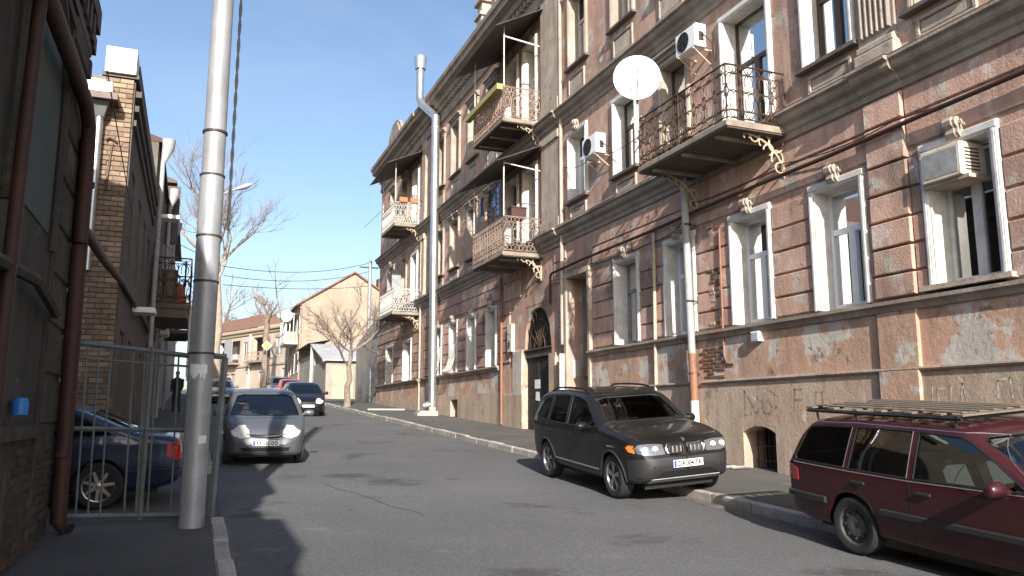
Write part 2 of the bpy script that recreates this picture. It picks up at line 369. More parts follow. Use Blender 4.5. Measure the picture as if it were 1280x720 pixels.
# ------------------------------------------------------------------ facade machinery
FR = lambda u, v, w_: (XW - w_, u, v + ZO)         # right side facade: u along the street, v height above the lens, w outwards
FL = lambda u, v, w_: (XL + w_, u, v + ZO)
def wall_holes(mb, u0, u1, v0, v1, holes, wf=0., wb=-.45):
    us = sorted({u0, u1} | {h[0] for h in holes} | {h[1] for h in holes}); us = [u for u in us if u0 <= u <= u1]
    vs = sorted({v0, v1} | {h[2] for h in holes} | {h[3] for h in holes}); vs = [v for v in vs if v0 <= v <= v1]
    inh = lambda u, v: any(h[0] < u < h[1] and h[2] < v < h[3] for h in holes)
    for i in range(len(us) - 1):
        for j in range(len(vs) - 1):
            a, b, c, d = us[i], us[i + 1], vs[j], vs[j + 1]
            if inh((a + b) / 2, (c + d) / 2): continue
            for w_ in (wf, wb): mb.quad((a, c, w_), (b, c, w_), (b, d, w_), (a, d, w_))
    for a, b, c, d in holes:
        a, b, c, d = max(a, u0), min(b, u1), max(c, v0), min(d, v1)
        if a >= b or c >= d: continue
        mb.quad((a, c, wf), (a, d, wf), (a, d, wb), (a, c, wb)); mb.quad((b, c, wf), (b, d, wf), (b, d, wb), (b, c, wb))
        if d < v1: mb.quad((a, d, wf), (b, d, wf), (b, d, wb), (a, d, wb))
        if c > v0: mb.quad((a, c, wf), (b, c, wf), (b, c, wb), (a, c, wb))
    for u in (u0, u1): mb.quad((u, v0, wf), (u, v1, wf), (u, v1, wb), (u, v0, wb))
    for v, e in ((v0, 1e-3), (v1, -1e-3)):
        for i in range(len(us) - 1):
            if not inh((us[i] + us[i + 1]) / 2, v + e): mb.quad((us[i], v, wf), (us[i + 1], v, wf), (us[i + 1], v, wb), (us[i], v, wb))
    return mb
def curtain(T, u0, u1, v0, v1, w_, m, parent):
    mb = MB(T); n = 18
    P = [(u0 + (u1 - u0) * i / n, w_ + .025 * math.sin(i * 1.9 + u0)) for i in range(n + 1)]
    for i in range(n): mb.quad((P[i][0], v0, P[i][1]), (P[i + 1][0], v0, P[i + 1][1]), (P[i + 1][0], v1, P[i + 1][1]), (P[i][0], v1, P[i][1]))
    return mb.build('curtain', m, parent)
def window(T, parent, u0, u1, v0, v1, style='pvc', dep=.30, surround='full', cur=0, trans=True, sill=True, key=True, name='window'):
    fm = M[{'pvc': 'pvc', 'brown': 'brownwood', 'white': 'whitepaint', 'grey': 'greywood'}[style]]
    f, th = (.065, .07); wf = -dep; wb = wf - th
    mb = MB(T)
    mb.box(u0, u0 + f, v0, v1, wb, wf).box(u1 - f, u1, v0, v1, wb, wf).box(u0 + f, u1 - f, v0, v0 + f, wb, wf).box(u0 + f, u1 - f, v1 - f, v1, wb, wf)
    mid = (u0 + u1) / 2; vt = v0 + (v1 - v0) * .66 if trans else v1 - f
    if trans: mb.box(u0 + f, u1 - f, vt - f / 2, vt + f / 2, wb + .004, wf - .004)
    mb.box(mid - f * .6, mid + f * .6, v0 + f, vt - (f / 2 if trans else 0), wb + .004, wf + .012)
    for a, b in ((u0 + f, mid - f * .6), (mid + f * .6, u1 - f)):      # casement leaves
        mb.box(a, a + .04, v0 + f, vt - f / 2, wb + .01, wf + .01).box(b - .04, b, v0 + f, vt - f / 2, wb + .01, wf + .01)
        mb.box(a + .04, b - .04, v0 + f, v0 + f + .04, wb + .01, wf + .01).box(a + .04, b - .04, vt - f / 2 - .04, vt - f / 2, wb + .01, wf + .01)
    o = mb.build(name, fm, parent)
    pw = (wb + wf) / 2
    rects = [(u0 + f + .03, mid - f * .6 - .03, v0 + f + .03, vt - f / 2 - .03), (mid + f * .6 + .03, u1 - f - .03, v0 + f + .03, vt - f / 2 - .03)]
    if trans: rects.append((u0 + f - .01, u1 - f + .01, vt + f / 2 - .01, v1 - f + .01))
    for a, b, c, d in rects:
        MB(T).quad((a, c, pw), (b, c, pw), (b, d, pw), (a, d, pw)).build('pane', M['glass'], o)
    if cur:
        cm = M['curtain' if cur != 3 else 'curtain2']
        if cur == 1 or cur == 3: curtain(T, u0 + .03, u0 + (u1 - u0) * .42, v0 + .02, v1 - .03, wb - .1, cm, o)
        if cur == 2: curtain(T, u0 + .03, u1 - .03, v0 + .02, v1 - .03, wb - .1, cm, o)
        if cur == 1: curtain(T, u0 + (u1 - u0) * .74, u1 - .03, v0 + .02, v1 - .03, wb - .1, cm, o)
    if surround:
        s = .13; t = .07; li = .025
        mb = MB(T)
        for a, b in ((u0 - s, u0), (u1, u1 + s)): mb.block(a, b, v0, v1, -.02, t, .02); mb.box((a + b) / 2 - .02, (a + b) / 2 + .02, v0, v1, t, t + .012)
        mb.block(u0 - s, u1 + s, v1, v1 + s, -.02, t + .003, .02)
        # painted lining of the reveal
        mb.box(u0 - .002, u0 + li, v0, v1, wf, t - .025).box(u1 - li, u1 + .002, v0, v1, wf, t - .025).box(u0 + li, u1 - li, v1 - li, v1 + .002, wf, t - .025)
        mb.build('window_surround', M['whitepaint' if surround == 'white' else 'trim'], o)
        if surround == 'hood':
            MB(T).sweep([(0, v1 + s), (.1, v1 + s + .02), (.12, v1 + s + .1), (.2, v1 + s + .13), (.2, v1 + s + .19), (0, v1 + s + .24)], u0 - s - .08, u1 + s + .08).build('hood_mould', M['cornice'], o)
    if key:
        mb = MB(T); c = mid; b = v1 + .02
        prof = [(.05, b), (.12, b + .02), (.17, b + .08), (.16, b + .16), (.21, b + .2), (.23, b + .27), (.19, b + .33), (.05, b + .34)]
        mb.sweep(prof, c - .07, c + .07); mb.sweep([(w_ - .03, v) for w_, v in prof], c - .12, c - .07); mb.sweep([(w_ - .03, v) for w_, v in prof], c + .07, c + .12)
        for sgn in (-1, 1): mb.tube([(c + sgn * (.12 + .1 * k / 6), b + .22 + .05 * math.sin(k), .1) for k in range(7)], .03, 6, .012)
        mb.build('keystone', M['trim'], o)
    if sill:
        mb = MB(T).box(u0 - .2, u1 + .2, v0 - .07, v0 - .002, -dep, .15); mb.box(u0 - .22, u1 + .22, v0 - .085, v0 - .07, -.0, .17)
        mb.build('sill', M['tin' if sill == 'tin' else 'trim'], o)
    return o

# ------------------------------------------------------------------ ironwork
def curl(n=26, k0=2.0, k1=20., p=3, s=False):        # C or S scroll, unit length, centred
    th = 0; x = z = 0; P = [(0, 0)]; ks = []
    for i in range(n):
        t = 2 * (i + .5) / n - 1; k = (k0 + k1 * abs(t) ** p) * (1 if (not s or t > 0) else -1); th += k / n
        x += math.cos(th) / n; z += math.sin(th) / n; P.append((x, z))
    a = P[n // 2]
    # put symmetrical axis horizontal
    dx, dz = P[-1][0] - P[0][0], P[-1][1] - P[0][1]; an = math.atan2(dz, dx); c, s_ = math.cos(-an), math.sin(-an)
    mx, mz = (P[0][0] + P[-1][0]) / 2, (P[0][1] + P[-1][1]) / 2
    Q = [((q[0] - mx) * c - (q[1] - mz) * s_, (q[0] - mx) * s_ + (q[1] - mz) * c) for q in P]
    x0, x1 = min(q[0] for q in Q), max(q[0] for q in Q); z0, z1 = min(q[1] for q in Q), max(q[1] for q in Q)
    return [((q[0] - (x0 + x1) / 2) / (x1 - x0), (q[1] - (z0 + z1) / 2) / (z1 - z0)) for q in Q]
CC = curl(26, 1.2, 17, 2.2); SS = curl(26, 1.0, 16, 2.0, True)
def scroll(shape, cx, cz, wd, ht, rot=0, flip=1):
    c, s_ = math.cos(rot), math.sin(rot); out = []
    for x, z in shape:
        x, z = x * wd, z * ht * flip; out.append((cx + x * c - z * s_, cz + x * s_ + z * c))
    return out
def railing(P0, P1, h, style, m, parent, posts=2, r=.0115, top=True):
    # P0, P1 bottom ends in world; pattern laid out in the (along, up) plane
    P0, P1 = Vector(P0), Vector(P1); d = P1 - P0; Ln = d.length; d.normalize()
    T = lambda a, b, c: tuple(P0 + d * a + Vector((0, 0, b)) + Vector((-d.y, d.x, 0)) * c)
    mb = MB(T)
    bar = lambda a0, b0, a1, b1, rr: mb.tube([(a0, b0, 0), (a1, b1, 0)], rr, 4)
    bar(0, h, Ln, h, .022); bar(0, .05, Ln, .05, .014)
    for k in range(posts + 1): bar(Ln * k / posts, 0, Ln * k / posts, h, .017)
    sp = lambda pts: mb.tube([(a, b, 0) for a, b in pts], r, 4, cap=False)
    if style == 'scroll':
        bar(0, h - .17, Ln, h - .17, .01); bar(0, .2, Ln, .2, .01)
        n = max(2, round(Ln / .36)); u = Ln / n; H = h - .37
        for k in range(n):
            c = (k + .5) * u
            for sg in (-1, 1):
                sp(scroll(CC, c + sg * u * .25, .2 + H * .26, H * .5, u * .5, math.pi / 2, sg)); sp(scroll(CC, c + sg * u * .25, .2 + H * .76, H * .46, u * .5, math.pi / 2, sg))
                sp(scroll(CC, c, .2 + H * (.5 + .34 * sg), u * .55, H * .3, 0, -sg)); sp(scroll(CC, c + sg * u * .5, .2 + H * .5, H * .34, u * .3, math.pi / 2, -sg))
            sp([(c - u * .5, .2), (c - u * .5, h - .17)])
            sp(scroll(SS, c - u * .25, h - .085, u * .5, .13)); sp(scroll(SS, c + u * .25, h - .085, u * .5, .13, 0, -1))
            sp(scroll(SS, c - u * .25, .125, u * .5, .12)); sp(scroll(SS, c + u * .25, .125, u * .5, .12, 0, -1))
    elif style == 'rings':
        bar(0, h - .2, Ln, h - .2, .01); bar(0, .24, Ln, .24, .01)
        n = max(2, round(Ln / .26)); u = Ln / n; H = h - .44; cz = .24 + H / 2
        for k in range(n):
            c = (k + .5) * u
            ell = lambda rx, rz_: [(c + rx * math.cos(2 * math.pi * i / 14), cz + rz_ * math.sin(2 * math.pi * i / 14)) for i in range(15)]
            sp(ell(u * .48, H * .5)); sp(ell(u * .25, H * .26))
            for sg in (-1, 1):
                sp(scroll(CC, c + sg * u * .13, cz, H * .5, u * .25, math.pi / 2, sg))
                sp(scroll(CC, c, cz + sg * H * .42, u * .5, H * .16, 0, sg))
                sp(scroll(SS, c, h - .1, u * .95, .15, 0, sg)); sp(scroll(SS, c, .14, u * .95, .15, 0, sg))
    else:                                              # plain balusters with small curls
        n = max(2, round(Ln / .14)); u = Ln / n
        bar(0, h - .15, Ln, h - .15, .01)
        for k in range(n):
            c = (k + .5) * u; bar(c, .05, c, h - .15, .008)
            sp(scroll(SS, c, h - .075, u * .9, .11)); sp(scroll(CC, c, h * .45, u * .8, .22, 0, 1))
    return mb.build('railing', m, parent, smooth=60)
def bracket(T, u, vt, dep, ht, m, parent, r=.02):     # scrolled iron bracket under a balcony, in the plane across the wall
    mb = MB(lambda a, b, c: T(u + c, b, a))
    q = lambda pts, rr=r: mb.tube([(a, b, 0) for a, b in pts], rr, 5)
    q([(.02, vt), (dep, vt)], r * 1.2); q([(.02, vt), (.02, vt - ht)], r * 1.2)
    q([(dep * (1 - t) ** 1.0 * .98 + .02, vt - ht * (1 - math.sqrt(max(0, 1 - t ** 2)) if t < 1 else 1)) for t in [i / 14 for i in range(15)]], r * 1.2)
    for (x, z, s_, sg, ro) in ((.20, .20, .34, 1, .75), (.17, .50, .26, -1, .2), (.13, .76, .2, 1, 1.2), (.46, .13, .24, -1, 0), (.68, .085, .19, 1, .1), (.86, .06, .13, -1, 0), (.36, .33, .2, -1, .75)):
        q(scroll(CC, x * dep, vt - z * ht, s_ * dep, s_ * dep * .95, ro, sg), r * .85)
    return mb.build('bracket', m, parent, smooth=60)
def balcony(T, parent, u0, u1, vf, dep, h, style, im, near='a', slabm='concrete', back=False):
    mb = MB(T)
    mb.block(u0, u1, vf - .13, vf, -.0, dep, .02)
    for k in range(3): uu = u0 + (u1 - u0) * (.15 + .35 * k); mb.box(uu - .04, uu + .04, vf - .23, vf - .166, 0, dep - .1)
    o = mb.build('balcony', M[slabm], parent)
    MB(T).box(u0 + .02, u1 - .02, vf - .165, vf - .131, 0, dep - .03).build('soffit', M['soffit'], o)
    A, B, Cc, D = T(u0 + .03, vf, .03), T(u0 + .03, vf, dep - .04), T(u1 - .03, vf, dep - .04), T(u1 - .03, vf, .03)
    railing(B, Cc, h, style, im, o, posts=max(2, round((u1 - u0) / 1.5))); railing(A, B, h, style, im, o, posts=1); railing(Cc, D, h, style, im, o, posts=1)
    return o
def canopy(T, parent, u0, u1, v_wall, v_out, dep, ov=.25, m='darksheet', posts=None, vf=0, drop=0, pm='ironwhite'):
    mb = MB(T); a, b = u0 - ov, u1 + ov; d = dep + ov
    n = 10
    for i in range(n):                                  # thin corrugated sheet with thickness
        ua, ub = a + (b - a) * i / n, a + (b - a) * (i + 1) / n
        va, vb = drop * i / n, drop * (i + 1) / n
        mb.add([(ua, v_wall - va, 0), (ub, v_wall - vb, 0), (ub, v_out - vb, d), (ua, v_out - va, d), (ua, v_wall - va + .03, 0), (ub, v_wall - vb + .03, 0), (ub, v_out - vb + .03, d), (ua, v_out - va + .03, d)],
               [(0, 1, 2, 3), (4, 7, 6, 5), (2, 6, 7, 3), (0, 3, 7, 4), (1, 5, 6, 2), (0, 4, 5, 1)])
    o = mb.build('canopy', M[m], parent)
    for (u, w_) in posts or []:
        vt = v_wall + (v_out - v_wall) * w_ / d
        MB(T).tube([(u, vf, w_), (u, vt - drop * (u - a) / (b - a), w_)], .024, 8).build('canopy_post', M[pm], o)
    return o

# ------------------------------------------------------------------ the long pink apartment house on the right
bld = thing('apartment_building', 'long three storey pink stucco apartment house with banded ground floor and iron balconies', 'building', (XW, 27, rz(27)))
U0, U1 = 3.2, 50.0
colsA = [5.9, 8.45, 10.98, 13.45, 16.1, 18.65]
colsB = [29.2, 31.6, 34.1, 36.45]
colsC = [42.4, 46.6]
hG = [(c - .56, c + .56, 1.9, 4.18) for c in colsA] + [(c - .48, c + .48, 1.86, 4.1) for c in colsB] + [(c - .8, c + .8, 1.8, 4.0) for c in colsC]
DOOR = (20.8, 22.25, -1.2, 4.25); ARCH = (23.6, 25.9, -1.2, 3.75)
up1 = [5.9, 8.45, 10.95, 16.1, 18.55, 21.5] + colsB + [43.6, 46.6]
h1 = [(c - .55, c + .55, 6.65, 8.8) for c in up1] + [(12.6, 14.05, 5.68, 8.85), (24.75, 25.85, 5.4, 8.7), (26.5, 27.6, 6.3, 8.7), (40.7, 41.8, 5.4, 8.6)]
h2 = [(c - .55, c + .55, 11.05, 13.5) for c in [5.9, 8.45, 10.95, 13.4, 16.1, 18.55, 21.4] + colsB + [43.6, 46.6]] + [(24.75, 25.85, 10.1, 13.4), (26.5, 27.6, 11.05, 13.4), (40.7, 41.8, 10.0, 13.3)]
base = [(12.85, 13.85, -1.15, -.2), (33.3, 34.3, -.12, .72), DOOR, ARCH]
mb = MB(FR); wall_holes(mb, U0, U1, 1.7, 5.55, hG + [DOOR, ARCH]); mb.build('wall', M['pink'], bld)
mb = MB(FR); wall_holes(mb, U0, U1, 5.55, 15.6, h1 + h2); mb.build('wall', M['pink'], bld)
mb = MB(FR); wall_holes(mb, U0, 28.2, -2.6, .74, base, .11, -.45); wall_holes(mb, 28.2, U1, -2.6, .9, base, .07, -.45); mb.build('plinth', M['plinth2'], bld)
for (qa, qb, qv, qw) in ((U0, 20.8, .74, .07), (22.25, 23.6, .74, .07), (25.9, 28.2, .74, .07), (28.2, U1, .9, .035)):
    MB(FR).box(qa, qb, qv + .001, 1.7, -.45, qw).build('plinth_panel', M['plinth'], bld)
# enclosing shell: floors, back, ends, roof
mb = MB(FR)
mb.box(U0, U1, -2.6, 15.6, -9.2, -9)
for v in (1.2, 5.2, 9.6): mb.box(U0 + .02, U1 - .02, v, v + .2, -9, -.45)
mb.box(U0, U1, 15.6, 15.75, -9.2, .02)
for u in (U0, 22.9, 39.3, U1 - .25): mb.box(u, u + .25, -2.6, 15.6, -9, -.46)
mb.build('inner_shell', M['room'], bld)
mb = MB(FR); mb.add([(U0, 15.75, .3), (U1, 15.75, .3), (U1, 15.75, -9.4), (U0, 15.75, -9.4), (U0, 17.2, -4.5), (U1, 17.2, -4.5)], [(0, 1, 5, 4), (1, 2, 5), (2, 3, 4, 5), (3, 0, 4)]); mb.build('roof', M['roofdark'], bld)
# mouldings
def runs(prof, name, m, segs):
    for a, b in segs: MB(FR).sweep(prof, a, b).build(name, m, bld)
SEG = [(U0, 9.34), (9.345, 10.19), (10.195, 22.6), (22.605, 24.15), (24.155, 39.3), (39.305, U1)]
def cprof(v, k=1.0, h=1.0): return [(0, v), (.05 * k, v + .02 * h), (.07 * k, v + .12 * h), (.12 * k, v + .16 * h), (.14 * k, v + .26 * h), (.24 * k, v + .31 * h), (.27 * k, v + .36 * h), (.27 * k, v + .44 * h), (.34 * k, v + .47 * h), (.34 * k, v + .52 * h), (.04, v + .58 * h), (0, v + .59 * h)]
for i, sg in enumerate(SEG):
    kk = 1.25 if i in (1, 3) else (1.1 if i == 5 else 1.0)
    runs(cprof(5.4, kk), 'cornice', M['cornice'], [sg]); runs(cprof(9.3, kk, 1.05), 'cornice', M['cornice'], [sg])
    runs([(0, 5.99), (.02, 5.99), (.3 * kk, 5.95), (.3 * kk, 5.965), (.02, 6.01), (0, 6.01)], 'flashing', M['tin'], [sg])
    runs([(0, 14.3), (.1, 14.33), (.12, 14.5), (.08, 14.52), (.08, 15.0), (.3, 15.1), (.34, 15.3), (.6 * kk, 15.4), (.62 * kk, 15.6), (.7 * kk, 15.66), (.72 * kk, 15.85), (0, 15.95)], 'cornice', M['cornice'], [sg])
    runs([(.02, 15.95), (.14, 15.95), (.14, 16.35), (.2, 16.38), (.2, 16.45), (-.1, 16.45), (-.1, 15.95)], 'parapet', M['cornice'], [sg])
runs([(.06, 1.68), (.12, 1.7), (.14, 1.78), (.2, 1.81), (.2, 1.87), (.0, 1.9), (-.02, 1.9)], 'sill_course', M['cornice'], [(U0, 20.78), (28.2, 39.2), (39.8, U1)])
runs([(.1, .7), (.15, .71), (.165, .74), (.15, .77), (.06, .785)], 'string_mould', M['cornice'], [(U0, 15.2), (15.5, 20.78), (22.3, 23.5)])
# dentils of the top cornice (too small to pick apart)
mb = MB(FR); u = U0 + .1
while u < U1: mb.box(u, u + .16, 14.85, 15.07, .07, .22); u += .36
mb.build('dentils', M['cornice'], bld, kind='stuff')
# fluted pilasters, plain pilasters
for (a, b, m_) in ((22.68, 24.08, 'whitepaint'), (39.0, 39.7, 'trim')):
    mb = MB(FR); mb.block(a, b, 6.0, 9.3, 0, .13, .02).block(a - .05, b + .05, 6.0, 6.35, .0, .17, .02).block(a - .05, b + .05, 9.0, 9.28, 0, .19, .02)
    mb.block(a, b, 9.95, 14.3, 0, .13, .02).block(a - .05, b + .05, 9.95, 10.4, 0, .17, .02)
    mb.build('pilaster', M[m_ if m_ == 'trim' else 'trim'], bld)
mb = MB(FR); a, b = 9.38, 10.17
mb.block(a - .05, b + .05, 6.0, 6.28, 0, .17, .03).block(a - .02, b + .02, 6.28, 6.42, 0, .14, .03).box(a, b, 6.42, 9.3, 0, .07)
for k in range(6): uu = a + .05 + k * (b - a - .1) / 6; mb.block(uu + .015, uu + (b - a - .1) / 6 - .015, 6.55, 9.1, .06, .12, .03)
mb.build('pilaster', M['trim'], bld)
mb = MB(FR); mb.block(9.36, 10.17, -2.6, .74, .05, .16, .02).block(9.36, 10.17, .76, 1.7, .05, .12, .02).build('pier', M['plinth'], bld)
# banded masonry blocks of the ground floor, each its own piece
rows = [(1.92, 2.32), (2.32, 2.77), (2.77, 3.23), (3.23, 3.70), (3.70, 4.20)]
def piers(cols, half, lo, hi):
    e = [lo]
    for c in cols: e += [c - half - .14, c + half + .14]
    e.append(hi); return [(e[i], e[i + 1]) for i in range(0, len(e), 2)]
PI_ = [p for p in piers(colsA, .56, U0, 20.62)] + [(22.4, 23.0)] + [(27.2, 28.1)] + piers(colsB, .48, 28.3, 39.0) + [(39.75, 41.4), (43.4, 45.6), (47.6, U1)]
def blk(u0, u1, v0, v1, t=.045):
    g_ = .022
    a, b = u0 + rnd.uniform(.002, .012), u1 - rnd.uniform(.002, .012)
    MB(FR).block(a, b, v0 + g_, v1 - g_, -.01, t + rnd.uniform(-.008, .006), .014).build('block', M['pink'], bld)
for (a, b) in PI_:
    if b - a < .15: continue
    for v0, v1 in rows:
        if a < 9.5 < b:
            blk(a, 9.36, v0, v1); blk(9.36, 10.17, v0, v1, .10); blk(10.17, b, v0, v1)
        else: blk(a, b, v0, v1)
for a, b, hi in ((U0, 9.36, 0), (9.36, 10.17, 1), (10.17, 14.8, 0), (14.8, 20.6, 0), (22.4, 23.3, 0), (26.2, 28.1, 0), (28.3, 32.9, 0), (32.9, 39.0, 0), (39.75, 45, 0), (45, U1, 0)):
    for v0, v1 in ((4.20 if a in (9.36, 22.4, 26.2) else 4.36, 4.90), (4.90, 5.38)): blk(a, b, v0, v1, .1 if hi else .045)
# ground floor windows
for i, c in enumerate(colsA):
    st = {1: 'white', 4: 'pvc', 5: 'grey'}.get(i, 'pvc')
    window(FR, bld, c - .56, c + .56, 1.92 if i != 1 else 2.02, 4.18, st, .30, 'white', cur={1: 0, 2: 3, 3: 1, 4: 3, 5: 1}.get(i, 1), sill=False if i != 1 else True, key=True, trans=(i != 1))
for i, c in enumerate(colsB):
    window(FR, bld, c - .48, c + .48, 1.9, 4.1, ['grey', 'pvc', 'white', 'grey'][i], .28, 'white', cur=2 if i in (1,) else 1, sill=False)
for c in colsC: window(FR, bld, c - .8, c + .8, 1.82, 4.0, 'white', .35, 'white', cur=1, sill=False, key=False)
# bulging window grilles on two of the far windows
for c in colsB[2:]:
    mb = MB(FR)
    for k in range(9):
        uu = c - .44 + .11 * k
        mb.tube([(uu, 3.2, .08), (uu, 2.6, .1), (uu, 2.2, .2), (uu, 2.0, .38), (uu, 1.92, .44), (uu, 1.9, .3), (uu, 1.92, .08)], .012, 4)
    for v, w_ in ((3.2, .08), (2.6, .1), (2.1, .3), (1.93, .44)): mb.tube([(c - .46, v, w_), (c + .46, v, w_)], .012, 4)
    mb.build('window_grille', M['ironwhite'], bld, smooth=60)
# first floor
for i, c in enumerate(up1):
    st = ['brown', 'brown', 'brown', 'brown', 'brown', 'pvc', 'white', 'white', 'white', 'grey', 'grey', 'grey'][i]
    window(FR, bld, c - .55, c + .55, 6.65, 8.8, st, .28, 'white' if i in (2, 4, 5) else ('hood' if i not in (9, 10, 11) else 'full'), cur=[0, 1, 0, 0, 1, 2, 2, 1, 2, 1, 2, 1][i], sill='tin', key=i >= 5)
for i, c in enumerate([5.9, 8.45, 10.95, 13.4, 16.1, 18.55, 21.4] + colsB + [43.6, 46.6]):
    window(FR, bld, c - .55, c + .55, 11.05, 13.5, ['pvc', 'white', 'white', 'white', 'grey', 'white', 'white', 'white', 'pvc', 'white', 'grey', 'white', 'white'][i], .28, 'hood', cur=1 + i % 2, sill='tin', key=False)
# balcony doors
def bdoor(u0, u1, v0, v1, st, cur=0): window(FR, bld, u0, u1, v0, v1, st, .30, 'white', cur=cur, sill=False, key=False, name='balcony_door')
bdoor(12.6, 14.05, 5.68, 8.85, 'brown'); bdoor(24.75, 25.85, 5.45, 8.7, 'white', 1); bdoor(24.75, 25.85, 10.1, 13.4, 'white', 1); bdoor(40.7, 41.8, 5.45, 8.6, 'grey'); bdoor(40.7, 41.8, 10, 13.3, 'grey', 1)
window(FR, bld, 26.5, 27.6, 6.3, 8.7, 'grey', .28, 'white', cur=2, sill='tin', key=False); window(FR, bld, 26.5, 27.6, 11.05, 13.4, 'white', .28, 'white', cur=1, sill='tin', key=False)
# framed panels under the upper windows
for c in up1 + [13.4]:
    for v0, v1 in ((6.08, 6.46), (10.1, 10.75)):
        if c == 13.4 and v0 < 7: continue
        if c > 22 and c < 28: continue
        mb = MB(FR); a, b = c - .55, c + .55; f = .07
        mb.block(a, b, v0, v0 + f, 0, .05, .01).block(a, b, v1 - f, v1, 0, .05, .01).block(a, a + f, v0 + f, v1 - f, 0, .048, .01).block(b - f, b, v0 + f, v1 - f, 0, .048, .01)
        mb.box(a + f + .03, b - f - .03, v0 + f + .03, v1 - f - .03, 0, .025); mb.build('apron_panel', M['trim'], bld)
# entrance doorway (deep, dim) and carriage arch
mb = MB(FR); a, b, c, d = DOOR
mb.box(a - .12, a + .006, -1.2, d - .01, -.1, .13).box(b - .006, b + .14, -.4, d - .01, -.1, .13).box(a - .125, b + .145, d - .012, d + .14, -.1, .135); mb.build('door_surround', M['trim'], bld)
mb = MB(FR); mb.box(a, a + .02, -1.2, d, -2.2, -.451).box(b - .02, b, -1.2, d, -2.2, -.451).box(a, b, d - .02, d, -2.2, -.451).box(a, b, -1.2, d, -2.3, -2.2).build('entrance_passage', M['trim'], bld)
mb = MB(FR); mb.box(a + .12, b - .12, -.9, 1.6, -2.19, -2.12)
for k in range(2):
    for j in range(2): mb.block(a + .2 + k * .55, a + .65 + k * .55, -.7 + j * 1.15, .3 + j * 1.1, -2.12, -2.09, .02)
mb.build('door', M['brownwood'], bld)
MB(FR).tube([(22.42, -.65, .2), (22.42, 1.9, .2)], .085, 12).build('door_post_pipe', M['pipewhite'], bld, smooth=True)
# arch: pointed spandrel built as a stepped ring of voussoirs, plus a lattice fanlight, its near-black backing and the passage
a, b, c, d = ARCH; ce = (a + b) / 2; hw = (b - a) / 2
spr = 2.25
def archv(t): return spr + (d - .1 - spr) * math.sqrt(max(0, 1 - abs(t) ** 2.2))
mb = MB(FR); n = 16
for i in range(n):
    t0, t1 = -1 + 2 * i / n, -1 + 2 * (i + 1) / n
    mb.add([(ce + t0 * hw, archv(t0), .0), (ce + t1 * hw, archv(t1), 0), (ce + t1 * hw, d + .02, 0), (ce + t0 * hw, d + .02, 0), (ce + t0 * hw, archv(t0), -.45), (ce + t1 * hw, archv(t1), -.45), (ce + t1 * hw, d + .02, -.45), (ce + t0 * hw, d + .02, -.45)],
           [(0, 1, 2, 3), (4, 7, 6, 5), (0, 4, 5, 1), (0, 3, 7, 4), (1, 5, 6, 2)])
mb.build('arch_spandrel', M['pink'], bld)
MB(FR).block(b + .01, b + .92, -1.2, 2.3, -.05, .1, .03).build('arch_pier', M['palepatch'], bld); MB(FR).box(a - .5, a - .02, -1.2, 2.0, -.05, .12).build('arch_pier', M['plinth2'], bld)
mb = MB(FR); mb.box(a + .003, b - .003, 1.98, 2.22, -.3, -.03).box(a - .05, b + .05, 2.22, 2.27, -.3, .03); mb.build('arch_lintel', M['darkwood'], bld)
mb = MB(FR)
for k in range(7):
    t = -1 + (k + .5) / 3.5; mb.tube([(ce, 2.27, -.08), (ce + t * hw * .95, archv(t) - .02, -.08)], .02, 5)
for s_ in (.4, .75): mb.tube([(ce + hw * s_ * math.cos(q), 2.27 + (d - .15 - 2.27) * s_ * math.sin(q), -.08) for q in [math.pi * i / 12 for i in range(13)]], .018, 5)
mb.build('fanlight_grille', M['iron'], bld, smooth=60)
MB(FR).box(a - .01, b + .01, 2.23, d, -.2, -.12).build('fanlight_backing', M['door'], bld)  # added near-black panel, stands in for the shade behind the fanlight
mb = MB(FR); mb.box(a, a + .02, -1.2, d, -8, -.451).box(b - .02, b, -1.2, d, -8, -.451).box(a, b, d - .02, d, -8, -.451).box(a, b, -1.2, d, -8.1, -8).build('arch_passage', M['plaster2'], bld)
mb = MB(FR); mb.box(a + .01, ce - .01, -.9, 1.98, -.2, -.12).box(ce + .01, b - .01, -.9, 1.98, -.2, -.12)
for k in range(2):
    for v0, v1 in ((-.5, .5), (.65, 1.8)): mb.block(a + .18 + k * 1.1, a + 1.02 + k * 1.1, v0, v1, -.12, -.10, .012)
mb.build('gate_leaf', M['door'], bld)
mb = MB(FR); mb.box(ce + .02, ce + .46, .92, 1.22, -.098, -.092); tag(mb.build('paper_notice', M['paper']), 'small white paper notice stuck on the dark archway gate', 'notice')
mb = MB(FR); mb.add([(ce + .05, .5, -.092), (ce + .4, .53, -.092), (ce + .37, .82, -.092), (ce + .1, .8, -.092), (ce + .05, .5, -.098), (ce + .4, .53, -.098), (ce + .37, .82, -.098), (ce + .1, .8, -.098)], [(0, 1, 2, 3), (4, 7, 6, 5), (0, 4, 5, 1), (1, 5, 6, 2), (2, 6, 7, 3), (3, 7, 4, 0)])
tag(mb.build('torn_notice', M['paper']), 'torn paper scrap below the white notice on the archway gate', 'notice')
mb = MB(FR); mb.box(26.75, 27.15, 2.3, 3.3, .02, .16).box(26.78, 27.12, 2.95, 3.0, .16, .17); tag(mb.build('meter_cabinet', M['offwhite']), 'pale metal meter cabinet on the wall left of the archway', 'meter box')
MB(FR).tube([(26.97, 2.7, .17), (26.9, 2.6, .18), (26.95, 2.45, .17)], .03, 6).build('cabinet_handle', M['dark'], bpy.data.objects['meter_cabinet'])
